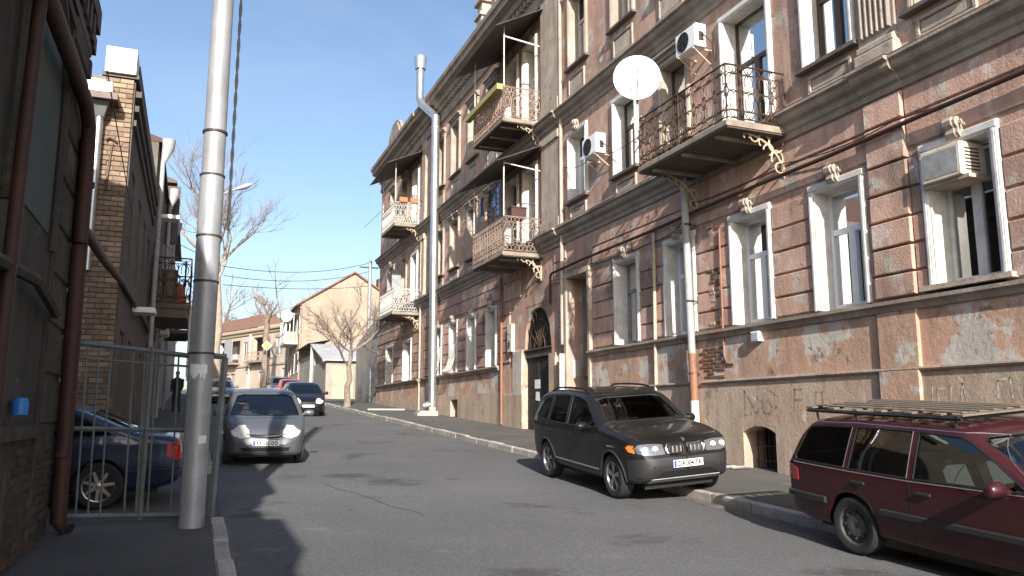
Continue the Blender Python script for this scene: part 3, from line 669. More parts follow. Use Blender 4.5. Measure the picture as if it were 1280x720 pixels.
# basement window with bars and dark recess
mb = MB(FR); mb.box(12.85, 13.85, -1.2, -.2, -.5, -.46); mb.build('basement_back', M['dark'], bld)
mb = MB(FR)
for k in range(6): mb.tube([(12.93 + .17 * k, -1.1, -.2), (12.93 + .17 * k, -.2, -.2)], .012, 5)
for v in (-.9, -.6): mb.tube([(12.85, v, -.19), (13.85, v, -.19)], .012, 5)
mb.build('basement_bars', M['iron'], bld)
mb = MB(FR)
for i in range(10):
    t0, t1 = -1 + .2 * i, -.8 + .2 * i; f = lambda t: -.2 - .13 * t * t
    mb.add([(13.35 + .5 * t0, f(t0), .108), (13.35 + .5 * t1, f(t1), .108), (13.35 + .5 * t1, -.195, .108), (13.35 + .5 * t0, -.195, .108), (13.35 + .5 * t0, f(t0), -.3), (13.35 + .5 * t1, f(t1), -.3)], [(0, 1, 2, 3), (0, 4, 5, 1)])
mb.build('basement_arch', M['plinth2'], bld)
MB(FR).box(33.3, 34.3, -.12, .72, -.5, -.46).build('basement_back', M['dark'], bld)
# patch of bare brickwork where the render has fallen off
mb = MB(FR)
for j in range(9):
    for k in range(3):
        u = 14.42 + k * .26 + (.13 if j % 2 else 0) + rnd.uniform(-.01, .01); v = .82 + j * .078
        if rnd.random() < .85: MB(FR).block(u, u + .235, v, v + .062, .05, .078 + rnd.uniform(0, .018), .008).build('brick', M['brickred'], bld)
for j in range(27):
    for k in range(2):
        if rnd.random() < .45: continue
        u = 14.5 + .2 * k + rnd.uniform(-.06, .06); v = 2.0 + j * .085
        MB(FR).block(u, u + rnd.uniform(.12, .22), v, v + .07, .03, .048 + rnd.uniform(0, .012), .008).build('brick', M['brickred' if rnd.random() < .5 else 'plinth2'], bld)
# balconies
b1 = balcony(FR, bld, 12.12, 15.45, 5.66, 1.5, 1.14, 'scroll', M['iron'])
for u in (12.3, 15.25): bracket(FR, u, 5.52, 1.05, .85, M['ironcream'], b1)
b2 = balcony(FR, bld, 24.2, 27.35, 5.4, 1.48, 1.2, 'rings', M['irontan'])
b3 = balcony(FR, bld, 24.2, 27.3, 10.05, 1.48, 1.12, 'rings', M['ironpink'])
b4 = balcony(FR, bld, 40.0, 43.1, 5.3, 1.47, 1.2, 'rings', M['ironwhite'])
b5 = balcony(FR, bld, 40.0, 43.1, 9.95, 1.47, 1.15, 'rings', M['ironwhite'])
for b_, u, v in ((b2, 24.35, 5.26), (b2, 27.2, 5.26), (b3, 24.35, 9.91), (b4, 40.15, 5.16), (b4, 42.95, 5.16), (b5, 40.15, 9.81)): bracket(FR, u, v, .95, .75, M['ironcream'], b_)
# boards along the outside of the upper stacked balcony
mb = MB(FR); mb.box(24.15, 27.6, 11.0, 11.2, 1.5, 1.72); mb.build('balcony_board', M['yellowwood'], bld)
MB(FR).box(24.26, 27.2, 10.0, 10.62, 1.41, 1.43).build('balcony_board', M['darksheet'], bld)
canopy(FR, bld, 24.2, 27.9, 9.15, 8.35, 1.48, .35, posts=[(24.25, 1.42), (27.3, 1.42)], vf=6.6, drop=.0)
canopy(FR, bld, 24.2, 28.1, 14.1, 13.1, 1.48, .4, posts=[(24.25, 1.42), (27.3, 1.42)], vf=11.1)
canopy(FR, bld, 40.0, 43.6, 13.9, 13.0, 1.5, .5, posts=[(40.1, 1.42), (43.0, 1.42)], vf=11.1)
MB(FR).tube([(24.25, 13.0, 1.42), (24.25, 12.85, .05)], .03, 6).build('tie_bar', M['pipewhite'], bld)
MB(FR).tube([(24.25, 8.45, 1.42), (24.25, 8.3, .05)], .022, 6).build('tie_bar', M['pipewhite'], bld)
MB(FR).tube([(40.05, 11.1, 1.6), (47.5, 11.35, 1.6)], .02, 5).build('drying_pole', M['pipewhite'], bld)
# end wall windows' folding shutters by the lower corner balcony
for k, u in enumerate((43.9, 45.1)):
    MB(FR).box(u, u + .05, 6.6, 8.2, .1, .62).build('shutter', M['greywood'], bld)
# arched attic gable, chimney and finial on the roof edge
mb = MB(FR); n = 12; P = [(46.2 + 1.5 * math.cos(math.pi * i / n), 16.2 + 1.5 * math.sin(math.pi * i / n)) for i in range(n + 1)]
mb.prism(P, -.2, .2); mb.prism([(46.2 + (u - 46.2) * 1.12, 16.2 + (v - 16.2) * 1.12) for u, v in P], -.1, .1); mb.build('attic_gable', M['cornice'], bld)
mb = MB(FR); mb.block(32.4, 33.1, 15.8, 18.2, -1.2, -.6, .02).block(32.3, 33.2, 18.2, 18.35, -1.3, -.5, .02).block(32.45, 33.05, 18.35, 18.9, -1.15, -.65, .02).block(32.3, 33.2, 18.9, 19.05, -1.3, -.5, .02).box(32.5, 32.7, 19.05, 19.4, -1.1, -.9).box(32.85, 33.0, 19.05, 19.3, -.95, -.75)
mb.build('chimney', M['trim'], bld)
mb = MB(FR); mb.block(28.2, 28.65, 16.4, 17.3, -.05, .3, .02).block(28.12, 28.72, 17.3, 17.42, -.1, .36, .02).block(28.28, 28.56, 17.42, 17.7, .0, .24, .06); mb.lathe([(.0, 17.2), (.2, 17.2), (.12, 17.35), (.2, 17.5), (.22, 17.6), (.1, 17.75), (0, 17.85)], 12, (0, 0, 0), 'z') if False else None
mb.build('parapet_post', M['cornice'], bld)
# pipes on the facade
def pipe(T, pts, r, m, name, label, cat='pipe', n=10, group=None):
    return tag(MB(T).tube(pts, r, n).build(name, M[m], None, smooth=60), label, cat, group)
t = thing('downpipe', 'grey and brown painted downpipe beside the large scrolled balcony', 'downpipe', FR(15.35, -.9, .28))
MB(FR).tube([(15.4, 5.4, .3), (15.36, 1.35, .26)], .085, 12).build('pipe_section', M['pipegrey'], t, smooth=True)
MB(FR).tube([(15.36, 1.4, .26), (15.33, .3, .26)], .088, 12).build('pipe_section', M['pipebrown'], t, smooth=True)
MB(FR).tube([(15.33, .34, .26), (15.31, -.7, .26), (15.29, -.9, .34)], .094, 12).build('pipe_section', M['pipewhite'], t, smooth=True)
for v in (4.4, 2.6, .95): MB(FR).tube([(15.36, v, .0), (15.36, v, .26)], .015, 6).lathe([(.095, -.02), (.1, -.02), (.1, .02), (.095, .02)], 12, (15.36, v, .26), 'y').build('pipe_clamp', M['darksheet'], t)
t = thing('flue_pipe', 'tall shiny galvanised flue pipe with a kink and a cap', 'flue pipe', FR(36.2, .2, .4))
MB(FR).tube([(36.15, .55, .36), (36.3, .45, .72)], .2, 14).tube([(36.15, .42, .38), (36.3, 14.6, .38)], .2, 16).build('flue_tube', M['galv'], t, smooth=50)
MB(FR).tube([(36.3, 14.55, .38), (37.6, 15.7, .8), (37.75, 16.0, .82), (37.75, 17.4, .82)], .2, 16).build('flue_bend', M['galv'], t, smooth=50)
mb = MB(FR); mb.tube([(37.75, 17.4, .82), (37.75, 17.55, .82), (37.75, 17.56, .82), (37.75, 18.2, .82)], [.2, .2, .28, .33], 16).build('flue_cap', M['galv'], t, smooth=50)
for v in (2.5, 5.2, 8, 11, 14): MB(FR).lathe([(.2, -.04), (.213, -.04), (.213, .04), (.2, .04)], 16, (36.16 + .15 * v / 14.6, v, .38), 'y').build('flue_clamp', M['galv'], t)
MB(FR).box(36.0, 36.5, -.02, .42, .25, .55).build('flue_footing', M['plinth2'], t)
pipe(FR, [(3.4, 4.77, .16)] + [(u, 4.77 - .012 * (u - 7) + .015 * math.sin(u), .16) for u in range(5, 23, 2)] + [(23.2, 4.56, .16), (23.4, 4.5, .12), (23.45, 3.6, .1)], .04, 'rust', 'gas_pipe', 'rusty gas pipe running level along the pink wall above the windows')
pipe(FR, [(17.1, 4.7, .1), (17.15, .45, .12), (17.18, .3, .2)], .045, 'ironcream', 'thin_pipe', 'thin cream riser pipe between the two middle windows')
pipe(FR, [(14.42, 4.1, .08), (14.4, 1.3, .1), (14.3, 1.12, .1), (14.1, 1.1, .08)], .022, 'pipebrown', 'rusty_rod', 'thin rusty rod hanging down the wall right of the downpipe')
pipe(FR, [(22.52, 14.2, .1), (22.52, 2.2, .12)], .06, 'trim', 'riser_pipe', 'plaster coloured riser pipe along the tall pilaster')
pipe(FR, [(27.9, 5.3, .1), (27.85, .2, .12), (27.85, -.3, .12)], .05, 'pipebrown', 'riser_pipe', 'brown riser pipe left of the archway meter cabinet')
pipe(FR, [(39.55, 9.2, .12), (39.5, 1.9, .12), (39.5, .3, .12)], .05, 'ironcream', 'riser_pipe', 'cream riser pipe between the flue and the corner balconies')
for k, (P, lab) in enumerate((([(23.4, 4.35, .14), (20.6, 4.42, .1), (17.2, 4.38, .1), (15.5, 4.6, .2)], 'thin black cable sagging from the archway to the downpipe'),
                              ([(15.3, 4.9, .2), (12.4, 4.98, .1), (9.5, 4.85, .15), (5, 4.95, .1)], 'thin black cable above the rusty gas pipe'),
                              ([(22.4, 7.9, .1), (20.4, 7.5, .2), (17.6, 7.35, .1)], 'thin black cable from the tall pilaster to the air conditioner'))):
    tag(MB(FR).tube([(P[i][0] + (P[i + 1][0] - P[i][0]) * f, P[i][1] + (P[i + 1][1] - P[i][1]) * f - .12 * 4 * f * (1 - f), P[i][2] + (P[i + 1][2] - P[i][2]) * f) for i in range(len(P) - 1) for f in (0, .25, .5, .75)] + [P[-1]], .011, 5).build('wall_cable', M['wire']), lab, 'cable')
t = thing('vent_box', 'small white vent box fixed under the sill course', 'vent', FR(13.2, 1.5, .2))
MB(FR).block(13.12, 13.36, 1.5, 1.7, .06, .2, .01).build('vent_case', M['white'], t)
for k in range(4): MB(FR).box(13.14, 13.34, 1.53 + .04 * k, 1.545 + .04 * k, .2, .206).build('vent_slat', M['pipegrey'], t)
# graffiti: flat paint strokes on the plinth
def stroke(name, label, P, wd=.035, m='graffiti', w_=.1125):
    mb = MB(FR)
    for pts in P:
        for i in range(len(pts) - 1):
            (a, b), (c, d) = pts[i], pts[i + 1]; dd = Vector((c - a, d - b)); dd = dd.normalized() if dd.length > 1e-6 else Vector((1, 0)); n = Vector((-dd.y, dd.x)) * wd / 2; e = dd * wd * .3
            mb.quad((a - n.x - e.x, b - n.y - e.y, w_), (a + n.x - e.x, b + n.y - e.y, w_), (c + n.x + e.x, d + n.y + e.y, w_), (c - n.x + e.x, d - n.y + e.y, w_))
    o = mb.build(name, M[m], bld); return o
G = lambda u, v, P, s=1: [[(u - a * s, v + b * s) for a, b in q] for q in P]
stroke('graffiti', '', G(13.75, .02, [[(0, 0), (0, .5)], [(0, .5), (.42, -.03)], [(.42, 0), (.42, .52)], [(0, 0), (.2, .03), (.2, .2)]]))
stroke('graffiti', '', G(13.22, .02, [[(0, .3), (.05, .05), (.2, .02), (.3, .15), (.2, .3), (.05, .28)], [(.2, .52), (.4, .4), (.42, .15), (.2, -.02)]]), .03)
stroke('graffiti', '', G(12.25, .1, [[(0, 0), (0, .4), (.2, .4)], [(0, .2), (.17, .2)]]))
stroke('graffiti', '', G(11.7, .18, [[(0, 0), (0, .26), (.17, .26), (.17, 0)]]), .03)
stroke('graffiti', '', G(9.2, .2, [[(0, 0), (.02, .25)], [(.12, 0), (.1, .2), (.25, .22)], [(.32, 0), (.36, .3)], [(.5, .02), (.55, .28), (.6, .02)]]), .025, 'graffitiw')
stroke('graffiti', '', G(8.1, .25, [[(0, 0), (.02, .25), (.2, .28), (.22, 0)], [(.4, 0), (.42, .3)]]), .03, 'graffitiw')

# ------------------------------------------------------------------ things hung on the right facade
def aircon(T, u0, u1, v0, v1, w0, w1, label, fan_front=True):
    t = thing('air_conditioner', label, 'air conditioner', T((u0 + u1) / 2, v0, w0))
    MB(T).block(u0, u1, v0, v1, w0, w1, .02).box(u0 + .01, u1 - .01, v1, v1 + .01, w0 + .02, w1 - .03).build('casing', M['white'], t)
    cu, cv, r = u0 + (u1 - u0) * .6, (v0 + v1) / 2, (v1 - v0) * .42
    mb = MB(T)
    for k in range(1, 5): mb.tube([(cu + r * k / 4 * math.cos(2 * math.pi * i / 20), cv + r * k / 4 * math.sin(2 * math.pi * i / 20), w1 + .008) for i in range(21)], .006, 4)
    for k in range(8): mb.tube([(cu, cv, w1 + .01), (cu + r * math.cos(k * math.pi / 4), cv + r * math.sin(k * math.pi / 4), w1 + .01)], .006, 4)
    mb.build('fan_grille', M['dark'], t)
    P = [(cu + r * math.cos(2 * math.pi * i / 20), cv + r * math.sin(2 * math.pi * i / 20)) for i in range(20)]
    MB(T).prism(P, w1 - .01, w1 + .003).build('fan_recess', M['carplastic'], t)
    mb = MB(T)
    for u in (u0 + .1, u1 - .1): mb.box(u - .02, u + .02, v0 - .04, v0 - .001, .0, w1).tube([(u, v0 - .03, w1 - .05), (u, v0 - .35, .02)], .015, 5)
    mb.build('mount', M['offwhite'], t)
    MB(T).tube([(u0 - .01, v0 + .3, w0 + .15), (u0 - .08, v0 + .25, w0 + .12), (u0 - .1, v0 + .05, .06), (u0 - .08, v0 - .3, .03)], .018, 6).box(u0 - .03, u0, v0 + .15, v0 + .35, w0 + .08, w0 + .2).build('refrigerant_pipe', M['darksheet'], t)
    return t
aircon(FR, 14.45, 15.25, 8.4, 8.95, .2, .5, 'white air conditioner high up left of the dark balcony door')
aircon(FR, 19.35, 20.2, 7.4, 7.98, .2, .52, 'white air conditioner on a mount between two first floor windows')
t = thing('window_air_conditioner', 'boxy beige air conditioner sticking out of a ground floor window', 'air conditioner', FR(8.6, 3.58, 0))
MB(FR).block(8.28, 8.98, 3.6, 4.12, -.45, .2, .015).build('casing', M['offwhite'], t)
MB(FR).box(8.33, 8.93, 3.66, 4.06, .2, .206).build('front_panel', M['greywood'], t)
MB(FR).box(8.2, 9.02, 3.54, 3.6, -.4, .15).build('support_board', M['trim'], t)
mb = MB(FR)
for k in range(7): mb.box(8.272, 8.28, 3.68 + .055 * k, 3.70 + .055 * k, -.2, .1)
mb.build('side_louvre', M['darksheet'], t)
# satellite dish on the far corner of the large balcony
Dd = Vector((-.47, -.87, .02)).normalized(); dc = Vector((9.19, 15.28, 7.78 + ZO)); xr = Dd.cross(Vector((0, 0, 1))).normalized(); yu = xr.cross(Dd)
t = thing('satellite_dish', 'large white satellite dish on the end of the scrolled iron balcony', 'satellite dish', tuple(dc - Vector((0, 0, 1))))
TD = lambda a, b, c: tuple(dc + xr * a + yu * b + Dd * c)
prof = [(0, -.13)] + [(.53 * k / 8, -.13 + .13 * (k / 8) ** 2) for k in range(1, 9)] + [(.545, .0), (.545, -.02), (.5, -.04), (0, -.16)]
MB(TD).lathe(prof, 40).build('reflector', M['dish'], t, smooth=50)
MB(TD).tube([(0, -.5, -.02), (0, -.25, .3), (0, -.03, .42)], .013, 6).build('feed_arm', M['pipegrey'], t)
MB(TD).tube([(0, -.05, .44), (0, .0, .34)], .035, 8).tube([(.02, -.05, .42), (.07, -.12, .3), (.03, -.25, .22)], .006, 5).build('feed_horn', M['pipegrey'], t, smooth=True)
MB().tube([tuple(dc - Dd * .15 - Vector((0, 0, .2))), tuple(dc - Dd * .15 - Vector((0, 0, 1.25)))], .03, 8).tube([tuple(dc - Dd * .12), tuple(dc - Dd * .17 - Vector((0, 0, .3)))], .04, 8).build('mast', M['pipegrey'], t)
def text_obj(body, size, m, M4, name, parent, depth=.001, world=True, sx=1, bold=0.):
    cu = bpy.data.curves.new(name, 'FONT'); cu.body = body; cu.size = size; cu.extrude = depth; cu.align_x = 'CENTER'; cu.align_y = 'CENTER'; cu.resolution_u = 2; cu.offset = bold
    o = bpy.data.objects.new('tmp', cu); C.objects.link(o); dg = bpy.context.evaluated_depsgraph_get(); dg.update()
    me = bpy.data.meshes.new_from_object(o.evaluated_get(dg)); bpy.data.objects.remove(o)
    me.transform(M4 @ Matrix.Diagonal((sx, 1, 1, 1))); me.materials.clear(); me.materials.append(m); me.name = name
    return link(name, me, parent, world=world)
M['faintgrey'] = mat('faint_grey_print', (.5, .51, .54), .6, grain=0)
R4 = Matrix(((-xr.x, yu.x, Dd.x, 0), (-xr.y, yu.y, Dd.y, 0), (-xr.z, yu.z, Dd.z, 0), (0, 0, 0, 1)))
if R4.to_3x3().determinant() < 0: R4 = Matrix(((xr.x, yu.x, Dd.x, 0), (xr.y, yu.y, Dd.y, 0), (xr.z, yu.z, Dd.z, 0), (0, 0, 0, 1)))
text_obj('Suva Numar', .085, M['faintgrey'], Matrix.Translation(dc + yu * .2 - Dd * .098) @ R4, 'print', t)
text_obj('*', .12, M['faintgrey'], Matrix.Translation(dc + yu * .27 - Dd * .09) @ R4, 'print', t)
MB(FR).tube([(17.6, 7.35, .02), (15.6, 6.95, 1.3), (15.4, 6.9, 1.4)], .018, 6).build('stay_rod', M['pipegrey'], t)
# washing on the lower stacked balcony, flower boxes, cardboard box
def cloth(u, v, wd, ht, w_, m, label, name='hanging_garment', ax=0):
    mb = MB(FR); n = 6
    F = lambda i, j: (u + wd * i / n, v - ht * j / n, w_ + .03 * math.sin(i * 1.7 + j * .4) * (j / n + .3))
    for i in range(n):
        for j in range(n): mb.quad(F(i, j), F(i + 1, j), F(i + 1, j + 1), F(i, j + 1))
    o = mb.build(name, M[m], None, smooth=80)
    so = o.modifiers.new('thick', 'SOLIDIFY'); so.thickness = .012
    return tag(o, label, 'clothing', 'washing on the lower balcony')
cloth(25.0, 8.0, .28, 1.2, 1.3, 'bluecloth', 'long blue jeans hanging on the washing line of the stacked balcony')
cloth(25.4, 7.95, .3, .75, 1.3, 'bluecloth', 'short blue garment hanging on the washing line of the stacked balcony')
cloth(25.8, 7.95, .3, 1.25, 1.3, 'darkcloth', 'dark trousers hanging on the washing line of the stacked balcony')
cloth(26.2, 7.9, .22, 1.0, 1.32, 'pink', 'pinkish towel hanging on the washing line of the stacked balcony')
cloth(26.6, 7.9, .35, .7, 1.3, 'bluecloth', 'blue shirt at the far end of the washing line')
tag(MB(FR).tube([(24.3, 8.02, 1.3), (25.8, 7.93, 1.3), (27.3, 8.0, 1.3)], .008, 4).build('washing_line', M['wire']), 'thin washing line strung along the stacked balcony', 'line')
t = tag(MB(FR).block(24.35, 24.75, 6.6, 6.98, .55, 1.1, .01).box(24.33, 24.77, 6.95, 7.0, .53, 1.12).build('storage_box', M['rust']), 'brown box standing on the rail of the lower stacked balcony', 'box')
for k, (u, lab) in enumerate(((40.03, 'terracotta flower box nearer the post on the upper corner balcony'), (40.06, 'terracotta flower box nearer the wall on the upper corner balcony'))):
    w0 = 1.02 if k == 0 else .42
    t = thing('flower_box', lab, 'flower box', FR(u, 11.02, w0)); MB(FR).block(u - .12, u + .1, 11.1, 11.35, w0 - .22, w0 + .2, .02).build('trough', M['terracotta'], t)
    mb = MB(FR)
    for _ in range(26): a, b, h = rnd.uniform(-.1, .08), rnd.uniform(-.2, .18), rnd.uniform(.1, .35); mb.add([(u + a, 11.33, w0 + b), (u + a + .03, 11.33 + h, w0 + b + .02), (u + a - .02, 11.33 + h * .8, w0 + b + .05)], [(0, 1, 2)])
    mb.build('plant', M['leaf'], t)
# litter and loose slabs on the right pavement
mb = MB()
for k in range(3): x, y = 10.1 - .22 * k, 13.55 + .1 * k; z = rz(y) + .16; mb.tube([(x, y, z + .03), (x + .25, y - .12, z + .05), (x + .42, y - .1, z + .03)], .03, 6, .015)
tag(mb.build('litter', M['kerb'], None, smooth=True), 'crumpled pale litter lying at the wall by the basement window', 'litter')
t = tag(MB(lambda a, b, c: (a, b, c + rz(b) + .15)).box(9.35, 10.3, 34.9, 35.6, 0, .12).box(9.5, 10.35, 35.1, 35.7, .12, .2).build('stone_slab', M['kerb']), 'loose stone slabs on the pavement at the foot of the flue', 'slab')
t = tag(MB(lambda a, b, c: (a, b, c + rz(b) + .15)).box(8.3, 10.2, 40.6, 40.9, 0, .07).build('plank', M['kerb']), 'pale plank lying across the pavement', 'plank')

# ------------------------------------------------------------------ near house on the left (dark flank wall)
nb = thing('corner_house', 'dark grimy plaster house with brown drainpipes beside the iron gate', 'house', (XL, 6, rz(6)))
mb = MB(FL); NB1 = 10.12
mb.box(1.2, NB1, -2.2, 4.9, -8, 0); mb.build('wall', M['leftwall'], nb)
# unseen low neighbour behind the camera, height and dormer set for its road shadow
nb2 = thing('neighbour_house', 'unseen low plaster house with a dormer, shaped for its shadow on the road', 'house', (XL, -6, rz(-6)))
MB(FL).box(-9.5, 1.15, -3, 3.9, -9, .0).build('wall', M['plaster2'], nb2)
mb = MB(FL); mb.add([(-9.6, 3.9, .1), (1.2, 3.9, .1), (1.2, 5.7, -4.5), (-9.6, 5.7, -4.5), (1.2, 3.9, -9.2), (-9.6, 3.9, -9.2)], [(0, 1, 2, 3), (3, 2, 4, 5), (1, 4, 2), (0, 3, 5), (0, 5, 4, 1)]); mb.build('roof', M['roofdark'], nb2)
mb = MB(FL); mb.block(-4.2, -2.0, 3.7, 5.1, -2.2, -.2, .02).build('dormer', M['plaster2'], nb2)
# stepped eaves, mansard and ridge of the near house
mb = MB(FL); mb.add([(1.2, 4.9, .1), (NB1 + .15, 4.9, .1), (NB1 + .15, 7.5, -.95), (1.2, 7.5, -.95), (NB1 + .15, 8.3, -4.2), (1.2, 8.3, -4.2), (NB1 + .15, 4.9, -8.2), (1.2, 4.9, -8.2)],
                    [(0, 1, 2, 3), (3, 2, 4, 5), (5, 4, 6, 7), (1, 6, 4, 2), (0, 3, 5, 7), (0, 7, 6, 1)]); mb.build('roof', M['rooftile'], nb)
mb = MB(FL)
for k in range(7): u = NB1 - .05 - .32 * k; mb.box(u - .12, u, 4.35 + .0 * k, 4.9, 0, .09)
mb.box(1.2, NB1 + .06, 4.68, 4.88, 0, .1).box(1.2, NB1 + .03, 4.2, 4.32, 0, .06); mb.build('eaves', M['rust'], nb)
for (q0, q1, q2, q3) in ((.1, 3.95, 4.15, .07), (.2, 4.3, 4.5, .085), (.28, 4.6, 4.895, .103)): MB(FL).box(NB1 - .02, NB1 + q0, q1, q2, -.1, q3).build('corner_bracket', M['rust'], nb)
# band courses, pilaster, niche and bare masonry
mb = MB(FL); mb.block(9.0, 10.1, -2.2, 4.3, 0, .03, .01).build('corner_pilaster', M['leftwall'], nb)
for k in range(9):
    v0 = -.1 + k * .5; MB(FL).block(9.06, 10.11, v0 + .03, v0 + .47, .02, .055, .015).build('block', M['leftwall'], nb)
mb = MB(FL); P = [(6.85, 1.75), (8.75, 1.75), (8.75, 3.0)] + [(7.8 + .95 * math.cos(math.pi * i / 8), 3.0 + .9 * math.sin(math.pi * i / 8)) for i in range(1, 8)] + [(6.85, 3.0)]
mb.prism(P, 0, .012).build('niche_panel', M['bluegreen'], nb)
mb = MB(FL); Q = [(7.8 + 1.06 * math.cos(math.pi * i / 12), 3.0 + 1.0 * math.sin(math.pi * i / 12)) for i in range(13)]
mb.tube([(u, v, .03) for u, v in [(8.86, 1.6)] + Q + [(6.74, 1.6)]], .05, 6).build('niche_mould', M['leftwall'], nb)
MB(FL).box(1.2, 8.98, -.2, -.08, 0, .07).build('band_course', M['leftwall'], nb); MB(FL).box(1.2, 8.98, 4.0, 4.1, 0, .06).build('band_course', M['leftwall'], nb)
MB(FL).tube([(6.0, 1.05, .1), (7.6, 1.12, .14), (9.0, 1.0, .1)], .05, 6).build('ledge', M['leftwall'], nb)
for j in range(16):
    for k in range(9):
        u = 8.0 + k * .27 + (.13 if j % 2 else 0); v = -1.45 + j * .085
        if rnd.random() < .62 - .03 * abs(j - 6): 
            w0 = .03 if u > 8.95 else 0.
            if u + .25 < 10.1: MB(FL).block(u, u + .245, v, v + .07, w0 - .01, w0 + .015 + rnd.uniform(0, .018), .01).build('brick', M['darkbrick'], nb)
t = thing('brown_drainpipe', 'thick rusty brown drainpipe running down the corner of the dark house', 'drainpipe', FL(10.3, -1.2, .3))
MB(FL).tube([(3.5, 3.4, .15), (6.9, 3.3, .15), (8.2, 3.33, .15), (9.35, 3.36, .15), (9.72, 3.22, .15), (9.84, 2.85, .15), (9.86, 1.9, .15)], .075, 12).build('upper_pipe', M['rust'], t, smooth=True)
MB(FL).tube([(9.9, 3.1, .13), (9.95, 1.0, .14), (10.0, -1.12, .15), (9.93, -1.2, .26)], .082, 12).build('lower_pipe', M['rust'], t, smooth=True)
for v in (2.6, .9, -.4): MB(FL).lathe([(.08, -.03), (.093, -.03), (.093, .03), (.08, .03)], 12, (9.96, v, .14), 'y').build('pipe_clamp', M['rust'], t)
pipe(FL, [(6.9, 4.4, .12), (6.75, 2.9, .12), (6.62, 1.1, .12), (6.6, -.6, .12)], .05, 'rust', 'wall_pipe', 'thin dark red pipe on the grimy wall left of the green niche')
pipe(FL, [(9.9, 2.1, .15), (12.5, 2.2, .12), (16.6, 2.5, .05), (22, 2.5, .1), (27, 2.5, .1)], .06, 'rust', 'cross_pipe', 'brown pipe crossing the yard from the dark house to the brick house')
t = tag(MB(FL).lathe([(0, -.07), (.06, -.07), (.065, .03), (.05, .07), (0, .07)], 12, (7.75, .08, .08), 'y').build('blue_cup', M['blueplastic'], None, smooth=True), 'small blue plastic cup fixed to the dark wall', 'cup')
MB(FL).tube([(7.75, .1, 0), (7.75, .1, .06)], .02, 6).build('cup_holder', M['dark'], t)

# ------------------------------------------------------------------ iron gate beside the pole
YG = 10.62
TG = lambda a, b, c: (a, YG - c, b + ZO)
gt = thing('iron_gate', 'grey green painted iron bar gate closing the yard beside the steel pole', 'gate', (-.5, YG, rz(YG) + .14))
def gpart(name, a0, b0, a1, b1, r=.018, c=0, sq=True):
    MB(TG).tube([(a0, b0, c), (a1, b1, c)], r, 4 if sq else 8).build(name, M['fence'], gt)
gpart('gate_rail', -1.4, .86, -.02, .73, .032); gpart('gate_rail', -1.4, .68, -.02, .6, .014, .01); gpart('gate_rail', -1.38, -.14, -.0, -.17, .028); gpart('gate_rail', -1.36, -1.13, .0, -1.17, .035)
n = 11
for k in range(n):
    a = -1.3 + 1.25 * k / (n - 1)
    if k in (4, 8): continue
    gpart('gate_bar', a, .8 - .08 * k / n, a + .02, -1.12, .011, .012)
for a in (-1.36, -.47): gpart('gate_post', a - .01, .95 if a < -1 else .83, a - .02, -1.2, .034, .0)
gpart('gate_post', .36, .72, .3, -1.2, .04, .0); gpart('gate_rail', .1, .74, .38, .735, .036)

# ------------------------------------------------------------------ steel utility pole
t = thing('utility_pole', 'thick bare steel utility pole standing at the end of the gate', 'pole', (.08, 10.05, rz(10) + .1))
pb = rz(10.05) + .05
MB().tube([(.08, 10.05, pb), (.08, 10.05, pb + 4.2)], .138, 24).build('pole_section', M['polesteel'], t, smooth=True)
MB().tube([(.08, 10.05, pb + 4.2), (.08, 10.05, pb + 10.5)], .130, 24, .115).build('pole_section', M['polesteel'], t, smooth=True)
MB().tube([(.08, 10.05, pb - .1), (.08, 10.05, pb + .06)], .165, 20).build('pole_foot', M['kerb'], t, smooth=40)
for z in (2.05, 2.9, 3.45, 4.2, 4.75): MB().lathe([(.128, -.012), (.146, -.012), (.146, .012), (.128, .012)], 24, (.08, 10.05, pb + z + .0)).build('pole_strap', M['darksheet'], t)
def wrap(a0, a1, z0, z1, tear):
    mb = MB(); n = 10; base = [(math.radians(a0 + (a1 - a0) * i / n)) for i in range(n + 1)]
    for i in range(n):
        q = []
        for a, top in ((base[i], 0), (base[i + 1], 0)): pass
        zt = [z1 + rnd.uniform(-.01, .01) for _ in (0, 1)]; zb_ = [z0 + rnd.uniform(-tear, tear) for _ in (0, 1)]
        f = lambda a, z: (.08 + .1405 * math.cos(a), 10.05 + .1405 * math.sin(a), z)
        mb.quad(f(base[i], zb_[0]), f(base[i + 1], zb_[1]), f(base[i + 1], zt[1]), f(base[i], zt[0]))
    return mb
tag(wrap(215, 300, pb + 1.78, pb + 1.92, .05).build('torn_poster', M['paper']), 'torn strip of white paper stuck round the steel pole at eye level', 'poster')
tag(wrap(278, 318, pb + 1.02, pb + 1.11, .01).build('sticker', M['paper']), 'small pale sticker low on the steel pole', 'sticker')
# black twisted cable dropping beside the pole
mb = MB()
for ph in (0, 3.1):
    mb.tube([(.30 + .012 * math.cos(k * .9 + ph) + (.0 if k < 50 else 0), 10.3 + .012 * math.sin(k * .9 + ph), pb + 3.6 + k * .07) for k in range(100)], .012, 5)
tag(mb.build('twisted_cable', M['wire'], None, smooth=True), 'black twisted cable running up beside the steel pole', 'cable')
